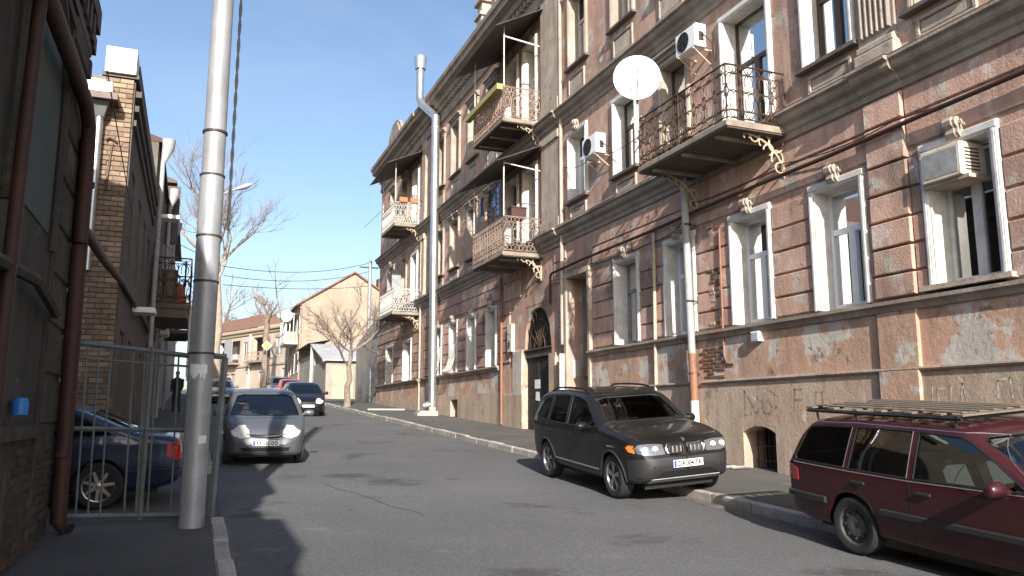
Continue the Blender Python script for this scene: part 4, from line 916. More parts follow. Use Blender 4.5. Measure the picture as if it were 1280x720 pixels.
# street lamp whose mast stands behind the pole
t = thing('street_lamp', 'street lamp with a pale head on a slanting arm', 'street lamp', (.2, 22.3, rz(22.3)))
MB().tube([(.22, 22.3, rz(22.3)), (.22, 22.3, ZO + 5.8)], .07, 10).build('mast', M['polesteel'], t, smooth=True)
MB().tube([(.22, 22.3, ZO + 5.75), (.5, 22.3, ZO + 5.93), (.78, 22.3, ZO + 6.08)], .025, 8).build('arm', M['polesteel'], t, smooth=True)
MB(lambda a, b, c: (.78 + .42 * a, 22.3 + .13 * b, ZO + 6.08 + .17 * a + .07 * c)).add([(x, r * math.cos(q), r * math.sin(q)) for x, r in ((0, .4), (.25, .8), (.6, 1), (.9, .7), (1, .2)) for q in [math.pi * 2 * k / 12 for k in range(12)]], [(i * 12 + k, i * 12 + (k + 1) % 12, (i + 1) * 12 + (k + 1) % 12, (i + 1) * 12 + k) for i in range(4) for k in range(12)] + [tuple(range(12)), tuple(range(48, 60))]).build('lamp_head', M['white'], t, smooth=True)

# ------------------------------------------------------------------ left side: brick house and its neighbours
YB = 16.8
TB = lambda a, b, c: (a, YB - c, b + ZO)                # gable facing the camera: a = x, b = height, c = towards the camera
bh = thing('brick_house', 'yellow brick house gable with a white tin coping and sunlit top', 'house', (-1.5, YB, rz(YB)))
MB(TB).box(-9, -1.44, -2.5, 6.6, -9.2, 0).build('wall', M['mortar'], bh)
pitch = .1; cnt = 0; rest = MB(TB); shapes = {}
for r_ in range(80):
    v = 6.6 - pitch * (r_ + 1); off = .125 if r_ % 2 else 0
    xs = []; x = -1.425 - off * 1.0
    if off: xs.append((x, -1.425))
    while x > -3.0: xs.append((x - .25, x)); x -= .25
    for a, b in xs:
        a += .008; dv = rnd.uniform(-.004, .004); pr_ = rnd.uniform(.012, .03)
        if cnt < 300 and a > -2.75:
            MB(TB).block(a, b - .004, v + .012 + dv, v + pitch - .004 + dv, -.02, pr_, .007).build('brick', M['brick'], bh); cnt += 1
        else: rest.block(a, b - .004, v + .012 + dv, v + pitch - .004 + dv, -.02, pr_, .007)
rest.build('lower_bricks', M['brick'], bh, kind='stuff')
MB(TB).box(-9, -3.0, -2.5, 6.6, -.02, .02).build('plaster', M['plaster2'], bh)
MB(FL).box(YB - .05, 26.1, 6.62, 6.7, -.6, .06).build('coping', M['darksheet'], bh)
MB(FL).box(YB - .12, YB + .55, 6.68, 7.2, -.55, .0).build('coping', M['roofwhite'], bh)
MB(FL).box(YB + .56, 26.1, 6.7, 7.15, -.55, .02).build('parapet', M['rust'], bh)
mb = MB(FL); wall_holes(mb, YB + .04, 26.1, -2.5, 6.6, [(c - .5, c + .5, v, v + 1.9) for c in (18.1, 20.4, 22.6, 24.7) for v in (3.1, -.2)], .0, -.4); mb.build('front_wall', M['plaster2'], bh)
for c in (18.1, 20.4, 22.6, 24.7):
    for v in (3.1, -.2): window(FL, bh, c - .5, c + .5, v, v + 1.9, 'grey', .16, None, cur=0, sill=False, key=False)
for k, v in enumerate((6.3, 6.0, 5.7)): MB(FL).box(YB + .1, 26, v, v + .12, 0, .12 - .03 * k).build('string_course', M['plaster2'], bh)
t = thing('wall_anchor', 'rusty iron anchor bar on the sunlit brick gable', 'wall anchor', TB(-1.82, 4.2, 0))
MB(TB).tube([(-1.78, 4.3, .05), (-1.72, 5.25, .05)], .02, 5).build('anchor_bar', M['iron'], t); MB(TB).tube([(-1.84 + .07 * k, 5.3 + .04 * math.sin(k * 1.5), .05) for k in range(4)], .022, 5).build('anchor_head', M['iron'], t)
t = thing('galvanised_downpipe', 'shiny galvanised downpipe with a hopper on the brick gable', 'downpipe', TB(-1.95, 1, .2))
MB(TB).tube([(-1.97, 5.75, .16), (-1.97, 2.7, .16)], .075, 12).build('pipe', M['galv'], t, smooth=True)
MB(TB).add([(-2.17, 6.35, .02), (-1.77, 6.35, .02), (-1.77, 6.35, .4), (-2.17, 6.35, .4), (-2.05, 5.7, .1), (-1.89, 5.7, .1), (-1.89, 5.7, .24), (-2.05, 5.7, .24), (-2.17, 6.1, .02), (-1.77, 6.1, .02), (-1.77, 6.1, .4), (-2.17, 6.1, .4)], [(0, 1, 2, 3), (4, 7, 6, 5), (8, 9, 5, 4), (9, 10, 6, 5), (10, 11, 7, 6), (11, 8, 4, 7), (0, 8, 9, 1), (1, 9, 10, 2), (2, 10, 11, 3), (3, 11, 8, 0)]).build('hopper', M['galv'], t)
MB(TB).tube([(-4.5, 6.45, .25), (-1.9, 6.35, .25)], .09, 8).build('gutter', M['roofwhite'], t)
MB(TB).box(-2.3, -1.65, 5.98, 6.12, .0, .5).build('wooden_bearer', M['brownwood'], t)
pipe(TB, [(-2.25, 4.4, .3), (-2.25, 1.2, .3), (-2.1, .9, .25), (-2.0, .75, .15)], .06, 'pipegrey', 'grey_pipe', 'thin grey pipe with a bent foot beside the brick gable')
tag(MB(FL).box(20.0, 20.7, 2.35, 2.47, .02, .5).build('lamp_tube', M['roofwhite']), 'pale tube fitting sticking out of the brick house above the yard', 'light fitting')
def lhouse(name, label, u0, u1, vt, m, ov=.1, roofm='roofdark', wins=(), w0=0.):
    h = thing(name, label, 'house', FL((u0 + u1) / 2, rz((u0 + u1) / 2) - ZO, 0))
    T = lambda a, b, c: FL(a, b, c + w0)
    mb = MB(T); wall_holes(mb, u0, u1, -2.5, vt, [(c - .5, c + .5, v, v + 1.9) for c, v in wins], 0, -.4); mb.box(u0, u1, -2.5, vt, -9, -.41); mb.build('wall', M[m], h)
    for c, v in wins: window(T, h, c - .5, c + .5, v, v + 1.9, 'grey', .16, None, sill=False, key=False)
    mb = MB(T); mb.box(u0 - .02, u1, vt, vt + .12, -9, ov); mb.add([(u0, vt + .12, ov), (u1, vt + .12, ov), (u1, vt + 1.6, -4.5), (u0, vt + 1.6, -4.5), (u1, vt + .12, -9), (u0, vt + .12, -9)], [(0, 1, 2, 3), (3, 2, 4, 5), (1, 4, 2), (0, 3, 5)]); mb.build('roof', M[roofm], h)
    return h
h2_ = lhouse('balcony_house', 'brown plaster house with an iron balcony next to the brick house', 26.15, 34, 8.4, 'plaster2', .12, 'rust', [(c, v) for c in (27.6, 30, 32.3) for v in (3.6, .4)])
bl = balcony(FL, h2_, 26.6, 30.2, 3.42, 1.2, 1.45, 'scroll', M['iron'], slabm='brownwood')
MB(FL).box(26.6, 30.2, 3.0, 3.25, .1, 1.15).build('balcony_beam', M['brownwood'], h2_)
for u in (26.7, 30.1): MB(FL).tube([(u, 3.4, 1.22), (u, 1.2, 1.22)], .04, 6).build('balcony_post', M['ironwhite'], h2_)
h3_ = lhouse('tall_house', 'tall grey plaster house with a dark overhanging roof up the street', 34.05, 52, 9.3, 'greyplaster', .35, 'darksheet', [(c, v) for c in (36, 38.6, 41.2, 44, 47) for v in (6.2, 2.6)])
bl = balcony(FL, h3_, 35.4, 38.8, 3.5, 1.15, 1.1, 'plain', M['iron'], slabm='darksheet')
MB(FL).box(34.2, 34.3, 6.8, 9.2, .02, .5).build('wing_board', M['darksheet'], h3_)
h4_ = lhouse('low_house', 'low pale plaster house at the far end of the left row', 52.05, 68, 6.4, 'creampink', .25, 'rooftile', [(c, 3.2) for c in (54, 57, 60, 63)])
tag(MB(FL).block(26.9, 27.5, 3.42, 4.5, .3, .75, .02).box(26.88, 27.52, 4.5, 4.54, .28, .77).build('balcony_cupboard', M['wood']), 'old wooden cupboard standing on the left iron balcony', 'cupboard')
tag(MB(FL).block(28.2, 28.7, 3.42, 3.9, .6, 1.05, .02).block(28.25, 28.65, 3.9, 4.3, .65, 1.0, .02).build('stacked_crates', M['terracotta']), 'two stacked reddish crates on the left iron balcony', 'crates')
cl_ = cloth(26.7, 4.85, .5, .8, 1.0, 'darkcloth', 'dark cloth hung over the rail of the left iron balcony'); cl_.matrix_world = Matrix(((-1, 0, 0, XW + XL), (0, 1, 0, 0), (0, 0, 1, 0), (0, 0, 0, 1))); del cl_['group']
aircon(FL, 31.2, 32.0, 2.9, 3.5, .2, .5, 'white air conditioner under the balcony of the brown plaster house')
def hopper_pipe(u, v, w_, label):
    t = thing('white_downpipe', label, 'downpipe', FL(u, 0, w_))
    MB(FL).tube([(u, v, w_), (u, v - .25, w_), (u, v - .75, w_ - .12), (u, -1, w_ - .12)], [.2, .18, .07, .07], 10).build('pipe', M['pipegrey'], t, smooth=50)
hopper_pipe(25.7, 8.35, .3, 'white downpipe with a funnel head at the corner of the brick house')
hopper_pipe(33.6, 8.9, .3, 'white downpipe with a funnel head on the brown plaster house')
hopper_pipe(40.5, 9.1, .32, 'white downpipe on the tall grey house')
tag(MB(FL).box(27.4, 28.0, 6.3, 6.42, .1, .7).build('lamp_fitting', M['roofwhite']), 'small white bracket lamp above the iron balcony', 'lamp')
tag(MB(FL).tube([(10.5, 4.2, .2), (17, 3.9, 0.1), (27, 4.9, .9), (31, 5.2, 1.1), (38, 6.0, 1.5)], .008, 4).build('service_wire', M['wire']), 'thin black service wire along the left houses', 'wire')
# low plinth wall at the foot of the left row, seen through the gate
tag(MB(lambda a, b, c: (a, b, c + rz(b))).box(-1.3, .2, 17.0, 17.25, 0, .75).build('low_wall', M['greyplaster']), 'low plaster wall across the yard behind the blue car', 'wall')

# ------------------------------------------------------------------ right side beyond the long house
lw = thing('stone_annex', 'dark stained stone annex adjoining the long pink house', 'annex', (XW, 53, rz(53)))
mb = MB(FR); mb.add([(50.02, -2, -.05), (57.5, -2, -.05), (57.5, 5.0, -.05), (53, 5.9, -.05), (50.02, 6.3, -.05), (50.02, -2, -6), (57.5, -2, -6), (57.5, 5.0, -6), (53, 5.9, -6), (50.02, 6.3, -6)], [(0, 1, 2, 3, 4), (9, 8, 7, 6, 5), (0, 5, 6, 1), (1, 6, 7, 2), (2, 7, 8, 3), (3, 8, 9, 4), (4, 9, 5, 0)]); mb.build('wall', M['greyplaster'], lw)
MB(FR).box(52.2, 53.3, .9, 3.1, -.06, .0).build('door', M['greywood'], lw)
gh = thing('garage', 'low garage with a pale sheet metal roof and a light green gate', 'garage', (9.2, 60, rz(60)))
mb = MB(); z0 = rz(58); mb.box(9.0, 13, 59.5, 66, z0 - 1, z0 + 3.0); mb.box(8.98, 9.3, 66, 75, z0 - 1, z0 + 4.0); mb.build('wall', M['greyplaster'], gh)
mb = MB(); mb.add([(8.7, 59.1, z0 + 3.0), (13.2, 59.1, z0 + 3.0), (13.2, 66.2, z0 + 4.7), (8.7, 66.2, z0 + 4.7), (8.7, 59.1, z0 + 3.08), (13.2, 59.1, z0 + 3.08), (13.2, 66.2, z0 + 4.78), (8.7, 66.2, z0 + 4.78)], [(0, 3, 2, 1), (4, 5, 6, 7), (0, 1, 5, 4), (1, 2, 6, 5), (2, 3, 7, 6), (3, 0, 4, 7)]); mb.build('roof', M['roofsheet'], gh)
MB().add([(8.5, 66.1, z0 + 4.8), (10.5, 66.1, z0 + 5.2), (10.5, 75, z0 + 5.2), (8.5, 75, z0 + 4.8), (8.5, 66.1, z0 + 4.7), (8.5, 75, z0 + 4.7)], [(0, 1, 2, 3), (0, 3, 5, 4)]).build('roof', M['roofdark'], gh)
mb = MB(); mb.box(9.45, 11.0, 59.44, 59.5, z0 + .05, z0 + 2.6)
for k in range(6): mb.box(9.5 + .25 * k, 9.52 + .25 * k, 59.41, 59.44, z0 + .1, z0 + 2.55)
mb.build('garage_door', M['greendoor'], gh)
MB().tube([(8.85, 66.2, z0 + 4.6), (8.85, 66.2, z0)], .12, 8).build('downpipe', M['pipewhite'], gh)
# cream gabled house
cg = thing('gabled_house', 'sunlit cream gabled house with a rust red roof and glazed balcony', 'house', (9, 75, rz(75)))
XG, YGb = 8.98, 75.
mb = MB(lambda a, b, c: (a, b, c + ZO)); mb.box(XG, 18.4, YGb, 88, 0, 10.35)
mb.add([(XG, YGb, 10.35), (18.4, YGb, 10.35), (13.7, YGb, 13.35), (XG, 88, 10.35), (18.4, 88, 10.35), (13.7, 88, 13.35)], [(0, 1, 2), (3, 5, 4)]); mb.build('wall', M['cream'], cg)
mb = MB(lambda a, b, c: (a, b, c + ZO))
for sx, xe in ((-1, XG - .55), (1, 18.95)):
    zt = 10.0
    mb.add([(xe, YGb - .25, zt), (13.7, YGb - .25, 13.38), (13.7, 88.2, 13.38), (xe, 88.2, zt), (xe, YGb - .25, zt + .15), (13.7, YGb - .25, 13.55), (13.7, 88.2, 13.55), (xe, 88.2, zt + .15)], [(0, 1, 2, 3), (4, 7, 6, 5), (0, 4, 5, 1), (3, 2, 6, 7), (0, 3, 7, 4)])
mb.build('roof', M['rooftile'], cg)
MB(lambda a, b, c: (a, b, c + ZO)).box(16.2, 17.0, 76, 77, 11, 13.2).build('chimney', M['brickred'], cg)
for k in range(14):
    v = 5.0 + k * .38; MB(lambda a, b, c: (a, b, c + ZO)).box(XG + .5, XG + (.95 if k % 2 else .8), YGb - .06, YGb, v, v + .28).build('quoin', M['brickred' if False else 'cream'], cg)
TS = lambda a, b, c: (XG - c, a, b + ZO)
for u in (77, 79.8, 82.6, 85.4):
    for v in (4.0, 7.6): 
        MB(TS).box(u - .6, u + .6, v, v + 1.9, 0, .05).build('window', M['whitepaint'], cg)
        MB(TS).box(u - .5, u - .05, v + .1, v + 1.8, .05, .06).box(u + .05, u + .5, v + .1, v + 1.8, .05, .06).build('pane', M['dark'], cg)
mb = MB(TS); mb.box(77.5, 82, 6.7, 6.95, 0, 1.2); bo = mb.build('glazed_balcony', M['whitepaint'], cg); MB(TS).box(77.4, 82.1, 9.5, 9.62, -.1, 1.35).build('balcony_roof', M['whitepaint'], bo)
mb = MB(TS)
for k in range(10): mb.box(77.5 + .49 * k, 77.58 + .49 * k, 6.95, 9.5, 1.1, 1.18)
for k in range(4): mb.box(77.5, 77.58, 6.95, 9.5, .05 + .33 * k, .12 + .33 * k)
mb.box(77.5, 82, 7.75, 7.85, 1.1, 1.19).box(77.49, 77.57, 7.75, 7.85, 0, 1.19); mb.build('balcony_frame', M['whitepaint'], bo)
MB(TS).box(77.52, 82, 6.95, 7.75, 1.12, 1.15).box(77.53, 77.56, 6.95, 7.75, 0, 1.12).build('balcony_panel', M['greendoor'], bo)
for (x, y) in ((XG - .08, YGb - .1), (XG - .1, 82.5)): MB(lambda a, b, c: (a, b, c + ZO)).tube([(x, y, 10), (x, y, 2)], .09, 8).build('downpipe', M['ironpink'], cg)
def small_dish(p, label, d=(-.4, -.9, .1), r=.55):
    D = Vector(d).normalized(); X = D.cross(Vector((0, 0, 1))).normalized(); Y = X.cross(D); p = Vector(p)
    o = MB(lambda a, b, c: tuple(p + X * a + Y * b + D * c)).lathe([(0, -.12), (r * .5, -.09), (r, 0), (r, -.03), (0, -.16)], 20).tube([(0, -r, 0), (0, 0, r * .8)], .02, 5).tube([(0, 0, -.14), (0, -.3, -.5)], .03, 5).build('wall_dish', M['dish'], None, smooth=40); return tag(o, label, 'satellite dish')
small_dish((XG - 1.1, 77.2, 9.3 + ZO), 'white satellite dish by the glazed balcony of the cream house')
# pale two storey house closing the view where the street bends
O_, d_, n_ = Vector((10.3, 88.2, 0)), Vector((-.40, .9165, 0)), Vector((-.9165, -.40, 0))
TE = lambda a, b, c: tuple(O_ + d_ * a + n_ * c + Vector((0, 0, b + ZO)))
eh = thing('terraced_house', 'sunlit pale pink two storey house with recessed balconies at the bend', 'house', TE(9, 2.7, 0))
wins = [(1.2, 2.4, 6.6, 8.7), (3.6, 4.8, 6.6, 8.7), (11.3, 12.4, 6.4, 8.6), (20.5, 21.6, 6.4, 8.6)]
recs = [(6.6, 10.0, 6.2, 9.0), (13.2, 18.8, 6.2, 8.9)]; gd = [(2, 3.2, 2, 5.2), (6.8, 8.4, 3.8, 5.0), (10.5, 11.4, 2, 5.0), (14.2, 15.4, 3.6, 5.0), (17, 18, 2, 4.8)]
mb = MB(TE); wall_holes(mb, -2.5, 26, 0, 10.2, wins + recs + gd, 0, -.5); mb.box(-2.5, 26, 0, 10.2, -8, -1.7); mb.box(-2.5, 26, 10.0, 10.2, -1.7, -.5).box(-2.5, 26, 5.7, 5.9, -1.7, -.5); mb.build('wall', M['creampink'], eh)
MB(TE).sweep([(0, 9.3), (.15, 9.35), (.2, 9.6), (.4, 9.7), (.4, 9.9), (0, 10)], -2.5, 26).sweep([(0, 5.6), (.15, 5.65), (.15, 5.85), (0, 5.9)], -2.5, 26).build('cornice', M['cream'], eh)
mb = MB(TE); mb.add([(9, 10.2, .1), (26, 10.2, .1), (26, 10.2, -8), (9, 10.2, -8), (12.5, 12.3, -3), (22, 12.3, -3)], [(0, 1, 5, 4), (1, 2, 5), (2, 3, 4, 5), (3, 0, 4)]); mb.build('roof', M['brickred'], eh)
for a, b, c, d in wins:
    f = MB(TE).box(a, b, c, c + .1, -.2, -.12).box(a, b, d - .1, d, -.2, -.12).box(a, a + .1, c, d, -.2, -.12).box(b - .1, b, c, d, -.2, -.12).box((a + b) / 2 - .05, (a + b) / 2 + .05, c, d, -.2, -.12).build('window', M['whitepaint'], eh)
    MB(TE).quad((a, c, -.16), (b, c, -.16), (b, d, -.16), (a, d, -.16)).build('pane', M['glass'], f)
for a, b, c, d in gd: MB(TE).box(a + .02, b - .02, c, d, -.3, -.2).build('door', M['rust' if a > 10 and a < 11 else 'greywood'], eh)
for a, b, c, d in recs:
    mb = MB(TE).box(a - .2, b + .2, c - .2, c, -1.6, 1.0); bo = mb.build('balcony', M['concrete'], eh)
    railing(TE(a - .15, c, .95), TE(b + .15, c, .95), 1.0, 'plain', M['ironpink'], bo, posts=3)
    MB(TE).box(a + .6, a + 1.6, c, d - .4, -1.69, -1.62).box(b - 1.5, b - .5, c, d - .4, -1.69, -1.62).build('balcony_door', M['whitepaint'], bo)
MB(TE).box(13.3, 15.2, 6.3, 9.0, .9, 1.0).build('balcony_screen', M['greywood'], eh)
MB(TE).tube([(10.4, 9.4, .15), (10.4, 2.6, .15)], .12, 8).build('downpipe', M['pipewhite'], eh)
small_dish(TE(16.6, 7.9, 1.1), 'white satellite dish on the recessed balcony at the bend', (-.2, -.95, .1), .6)

# ------------------------------------------------------------------ trees, poles and wires
def tree(name, label, base, trunk_h, r0, limbs, seed, spread, levels, seg, barkm, twigm, lean=(0, 0), up=.25, group=None, limb_len=3., shr=.72, lr=.34):
    R = random.Random(seed); t = thing(name, label, 'tree', base, group); tr, cr = MB(), MB()
    base = Vector(base)
    pts = [base + Vector((0, 0, -.2))]; d = Vector((lean[0], lean[1], 1)).normalized()
    for k in range(1, 9): pts.append(base + d * trunk_h * k / 8 + Vector((R.uniform(-.05, .05), R.uniform(-.05, .05), 0)) * (1 + .1 * trunk_h))
    tr.tube([tuple(p) for p in pts], [r0 * (1.35 if k == 0 else 1.1 - .06 * k) for k in range(9)], 12)
    top = pts[-1]
    def grow(p, d, ln, r, lv):
        q = [p]; n = seg
        for k in range(n):
            d = (d + Vector((R.gauss(0, .13), R.gauss(0, .13), R.gauss(0, .1) + up * .12))).normalized(); q.append(q[-1] + d * ln / n)
        (tr if lv >= levels - 1 else cr).tube([tuple(a) for a in q], r, 6 if lv >= levels - 1 else (4 if lv > 1 else 3), r * .55, cap=False)
        if lv == 0: return
        m = R.choice((2, 3, 3)) + (2 if lv <= 2 else 0)
        for _ in range(m):
            k = R.randint(max(1, n // 3), n); ax = Vector((R.gauss(0, 1), R.gauss(0, 1), R.gauss(0, .6))).normalized()
            nd = (d + ax * spread).normalized(); f = R.uniform(.75, 1.1)
            grow(q[k], nd, ln * shr * f, max(r * .55, .006), lv - 1)
    for i in range(limbs):
        an = 2 * math.pi * (i + R.uniform(-.25, .25)) / limbs; el = R.uniform(.35, 1.1)
        st = top if i < limbs * .6 else pts[R.choice((6, 7))]
        grow(st, Vector((math.cos(an), math.sin(an), el + .2)).normalized(), limb_len * R.uniform(.75, 1.15), r0 * lr, levels)
    if up > .3: grow(top, Vector((lean[0], lean[1], 1)).normalized(), limb_len * 1.3, r0 * (lr + .12), levels)
    tr.build('trunk', M[barkm], t, smooth=60); cr.build('crown', M[twigm], t, smooth=60)
    return t
tree('plane_tree', 'tall bare tree with a pale trunk and reddish twigs behind the steel pole', (1.55, 62, rz(62)), 9.8, .40, 8, 4, .66, 5, 4, 'bark', 'twig', (-.03, 0), .95, limb_len=3.8, lr=.25)
tree('pollard_tree', 'small bare street tree with upswept branches on the right pavement', (8.0, 44.8, rz(44.8) + .15), 3.0, .17, 6, 9, .7, 4, 4, 'bark2', 'twig', (.03, 0), .5, limb_len=1.85, shr=.74, lr=.36)
tree('street_tree', 'old bare trunk tree in front of the pale house at the bend', (6.9, 85.5, rz(85.5) + .1), 7.4, .42, 4, 21, .8, 3, 4, 'bark2', 'twig', (-.02, 0), .4, limb_len=1.7, lr=.2)
for i, (x, y, h) in enumerate(((-3, 128, 9), (4, 135, 10), (12, 122, 9))):
    tree('background_tree', ['bare tree rising behind the left end of the pale house', 'bare tree rising behind the middle of the pale house', 'bare tree rising behind the right end of the pale house'][i], (x, y, rz(y)), h, .4, 6, 30 + i, .8, 3, 4, 'bark2', 'twig', (0, 0), .5, limb_len=4)
t = thing('road_sign', 'yellow diamond road sign with a white border on a thin post', 'road sign', (6.75, 84, rz(84)))
MB().tube([(6.75, 84, rz(84)), (6.75, 84, ZO + 7.5)], .04, 6).build('sign_post', M['polesteel'], t)
s_ = .42; MB(lambda a, b, c: (6.75 + a, 83.95 - c, ZO + 7.0 + b)).prism([(0, -s_ * 1.2), (s_ * 1.2, 0), (0, s_ * 1.2), (-s_ * 1.2, 0)], 0, .03).build('sign_border', M['white'], t)
MB(lambda a, b, c: (6.75 + a, 83.95 - c, ZO + 7.0 + b)).prism([(0, -s_), (s_, 0), (0, s_), (-s_, 0)], .03, .04).build('sign_face', M['yellowsign'], t)
t = thing('wire_pole', 'slim grey wire pole standing behind the stone annex', 'pole', (11.9, 60, rz(60)))
MB().tube([(11.9, 58.8, rz(58)), (11.9, 58.8, ZO + 11.5)], .17, 10, .13).build('mast', M['polesteel'], t, smooth=True)
MB().tube([(11.1, 58.8, ZO + 11.0), (12.5, 58.8, ZO + 11.0)], .05, 6).build('cross_arm', M['darksheet'], t)
for i, (za, zb, sg) in enumerate(((11.35, 7.95, 1.1), (10.7, 7.45, 1.1), (9.6, 6.95, .5))):
    P = []
    for k in range(21):
        f = k / 20; P.append((11.8 - (11.8 - 1.2) * f, 58.8 - (58.8 - 45) * f, ZO + za + (zb + (.0) - za) * f - sg * 4 * f * (1 - f) * .45 + (.0)))
    tag(MB().tube(P, .018, 4).build('overhead_wire', M['wire']), ['highest overhead wire across the street from the slim pole', 'middle overhead wire across the street from the slim pole', 'lowest overhead wire across the street from the slim pole'][i], 'wire')
tag(MB().tube([(1.2, 45, ZO + 7.95), (-.9, 36, ZO + 7.2)], .016, 4).build('overhead_wire', M['wire']), 'overhead wire running on to the tall grey house', 'wire')

# ------------------------------------------------------------------ cars
def chaikin(P, it=2):
    for _ in range(it):
        Q = [P[0]]
        for i in range(len(P) - 1):
            (a, b), (c, d) = P[i], P[i + 1]; Q += [(a * .75 + c * .25, b * .75 + d * .25), (a * .25 + c * .75, b * .25 + d * .75)]
        Q.append(P[-1]); P = Q
    return P
def lerp(P, y):
    if y <= P[0][0]: return P[0][1]
    for i in range(len(P) - 1):
        if y <= P[i + 1][0]:
            a, b = P[i], P[i + 1]; f = (y - a[0]) / max(1e-9, b[0] - a[0]); return a[1] + (b[1] - a[1]) * f
    return P[-1][1]
def obj_tmp(me): o = bpy.data.objects.new('tmp', me); C.objects.link(o); return o
def bool_diff(me, cut):
    a, b = obj_tmp(me), obj_tmp(cut); m = a.modifiers.new('b', 'BOOLEAN'); m.operation = 'DIFFERENCE'; m.object = b; m.solver = 'EXACT'
    dg = bpy.context.evaluated_depsgraph_get(); r = bpy.data.meshes.new_from_object(a.evaluated_get(dg))
    bpy.data.objects.remove(a); bpy.data.objects.remove(b)
    return r if len(r.polygons) > 50 else me
class Body:
    def __init__(s, sp):
        s.sp = sp; s.top = chaikin(sp['top'], 2); s.low = chaikin(sp['low'], 2); s.plan = chaikin(sp['plan'], 2); s.belt = sp['belt']; s.tum = sp.get('tum', .24)
        s.outer = s.rings(0); bm = bmesh.new(); bm.from_mesh(s.outer); s.bvh = BVHTree.FromBMesh(bm); bm.free()
    def hw(s, y, z):
        p = lerp(s.plan, y); b = s.belt
        if z < b: q = (b - z) / (b - .2); return p * (1 - .05 * q * q - .012 * math.sin(min(1, q) * math.pi * 3) * .4)
        return p - .012 - s.tum * (z - b) - .10 * (z - b) ** 2
    def rings(s, ins, y0=None, y1=None, zf=None):
        P = []; acc = 0
        T = s.top
        P.append(T[0])
        for i in range(1, len(T)):
            d = math.dist(T[i], T[i - 1]); n = max(1, int(d / .06))
            for k in range(1, n + 1): P.append((T[i - 1][0] + (T[i][0] - T[i - 1][0]) * k / n, T[i - 1][1] + (T[i][1] - T[i - 1][1]) * k / n))
        R_ = []
        for y, z1 in P:
            z0 = lerp(s.low, y)
            if ins:
                if y < y0 or y > y1: continue
                z0 = zf; z1 -= ins
                if z1 - z0 < .2: continue
            elif z1 - z0 < .03: z0, z1 = (z0 + z1) / 2 - .015, (z0 + z1) / 2 + .015
            Hh = z1 - z0; rb = min(.09, Hh * .3); rt = min(s.sp.get('rt', .10), Hh * .3); ring = []
            W = lambda z: max(.08, s.hw(y, z) - ins)
            wb = W(z0 + rb); rx = min(.12, wb * .4)
            for k in range(4): ring.append(((wb - rx) * k / 4, z0))
            for k in range(5): a = math.pi / 2 * k / 5; ring.append((wb - rx + rx * math.sin(a), z0 + rb - rb * math.cos(a)))
            for k in range(15): z = z0 + rb + (Hh - rb - rt) * k / 15; ring.append((W(z), z))
            wt = W(z1 - rt); rx = min(s.sp.get('rx', .17), wt * .4)
            for k in range(7): a = math.pi / 2 * k / 7; ring.append((wt - rx + rx * math.cos(a), z1 - rt + rt * math.sin(a)))
            cr = .022
            for k in range(7): x = (wt - rx) * (1 - k / 6); ring.append((x, z1 + cr * (1 - (x / max(.01, wt - rx)) ** 2)))
            R_.append([(x, y, z) for x, z in ring] + [(-x, y, z) for x, z in ring[-2:0:-1]])
        n = len(R_[0]); mb = MB()
        V = [p for r in R_ for p in r]; Fc = [(i * n + k, i * n + (k + 1) % n, (i + 1) * n + (k + 1) % n, (i + 1) * n + k) for i in range(len(R_) - 1) for k in range(n)]
        Fc += [tuple(range(n))[::-1], tuple(range((len(R_) - 1) * n, len(R_) * n))]
        mb.add(V, Fc); me = mb.mesh('body', None); return me
    # mappers: 2D -> ray
    def cast(s, o, d):
        h = s.bvh.ray_cast(Vector(o), Vector(d).normalized())
        return (h[0], h[1]) if h[0] is not None else None
    def mp(s, kind):
        L2 = s.sp['L'] / 2
        if kind == 'R': return lambda p: ((3, p[0], p[1]), (-1, 0, 0))
        if kind == 'L': return lambda p: ((-3, p[0], p[1]), (1, 0, 0))
        if kind == 'F': return lambda p: ((p[0], 5, p[1]), (0, -1, 0))
        if kind == 'B': return lambda p: ((p[0], -5, p[1]), (0, 1, 0))
        if kind == 'T': return lambda p: ((p[0], p[1], 4), (0, 0, -1))
        if kind == 'RF': return lambda p: ((3 * math.sin(p[0]), L2 - .9 + 3 * math.cos(p[0]), p[1]), (-math.sin(p[0]), -math.cos(p[0]), 0))
        if kind == 'RB': return lambda p: ((3 * math.sin(p[0]), -L2 + .9 - 3 * math.cos(p[0]), p[1]), (-math.sin(p[0]), math.cos(p[0]), 0))
    def patch(s, poly, kind, off=.004, skirt=.02, step=.07, m=None, name='patch', parent=None, smooth=40):
        mp = s.mp(kind); B = []
        n = len(poly)
        for i in range(n):
            a, b = poly[i], poly[(i + 1) % n]; k = max(1, int(math.dist(a, b) / step))
            for j in range(k): B.append((a[0] + (b[0] - a[0]) * j / k, a[1] + (b[1] - a[1]) * j / k))
        nb_ = len(B); pts = [Vector(p) for p in B]
        x0, x1 = min(p[0] for p in B), max(p[0] for p in B); z0, z1 = min(p[1] for p in B), max(p[1] for p in B)
        def inside(x, z):
            c = False
            for i in range(nb_):
                (xa, za), (xb, zb) = B[i], B[(i + 1) % nb_]
                if (za > z) != (zb > z) and x < (xb - xa) * (z - za) / (zb - za) + xa: c = not c
            return c
        x = x0 + step
        while x < x1:
            z = z0 + step
            while z < z1:
                if inside(x, z) and min(math.dist((x, z), q) for q in B) > step * .4: pts.append(Vector((x, z)))
                z += step
            x += step
        vo, eo, fo, *_ = delaunay_2d_cdt(pts, [(i, (i + 1) % nb_) for i in range(nb_)], [], 1, 1e-5)
        V = []; Nn = []
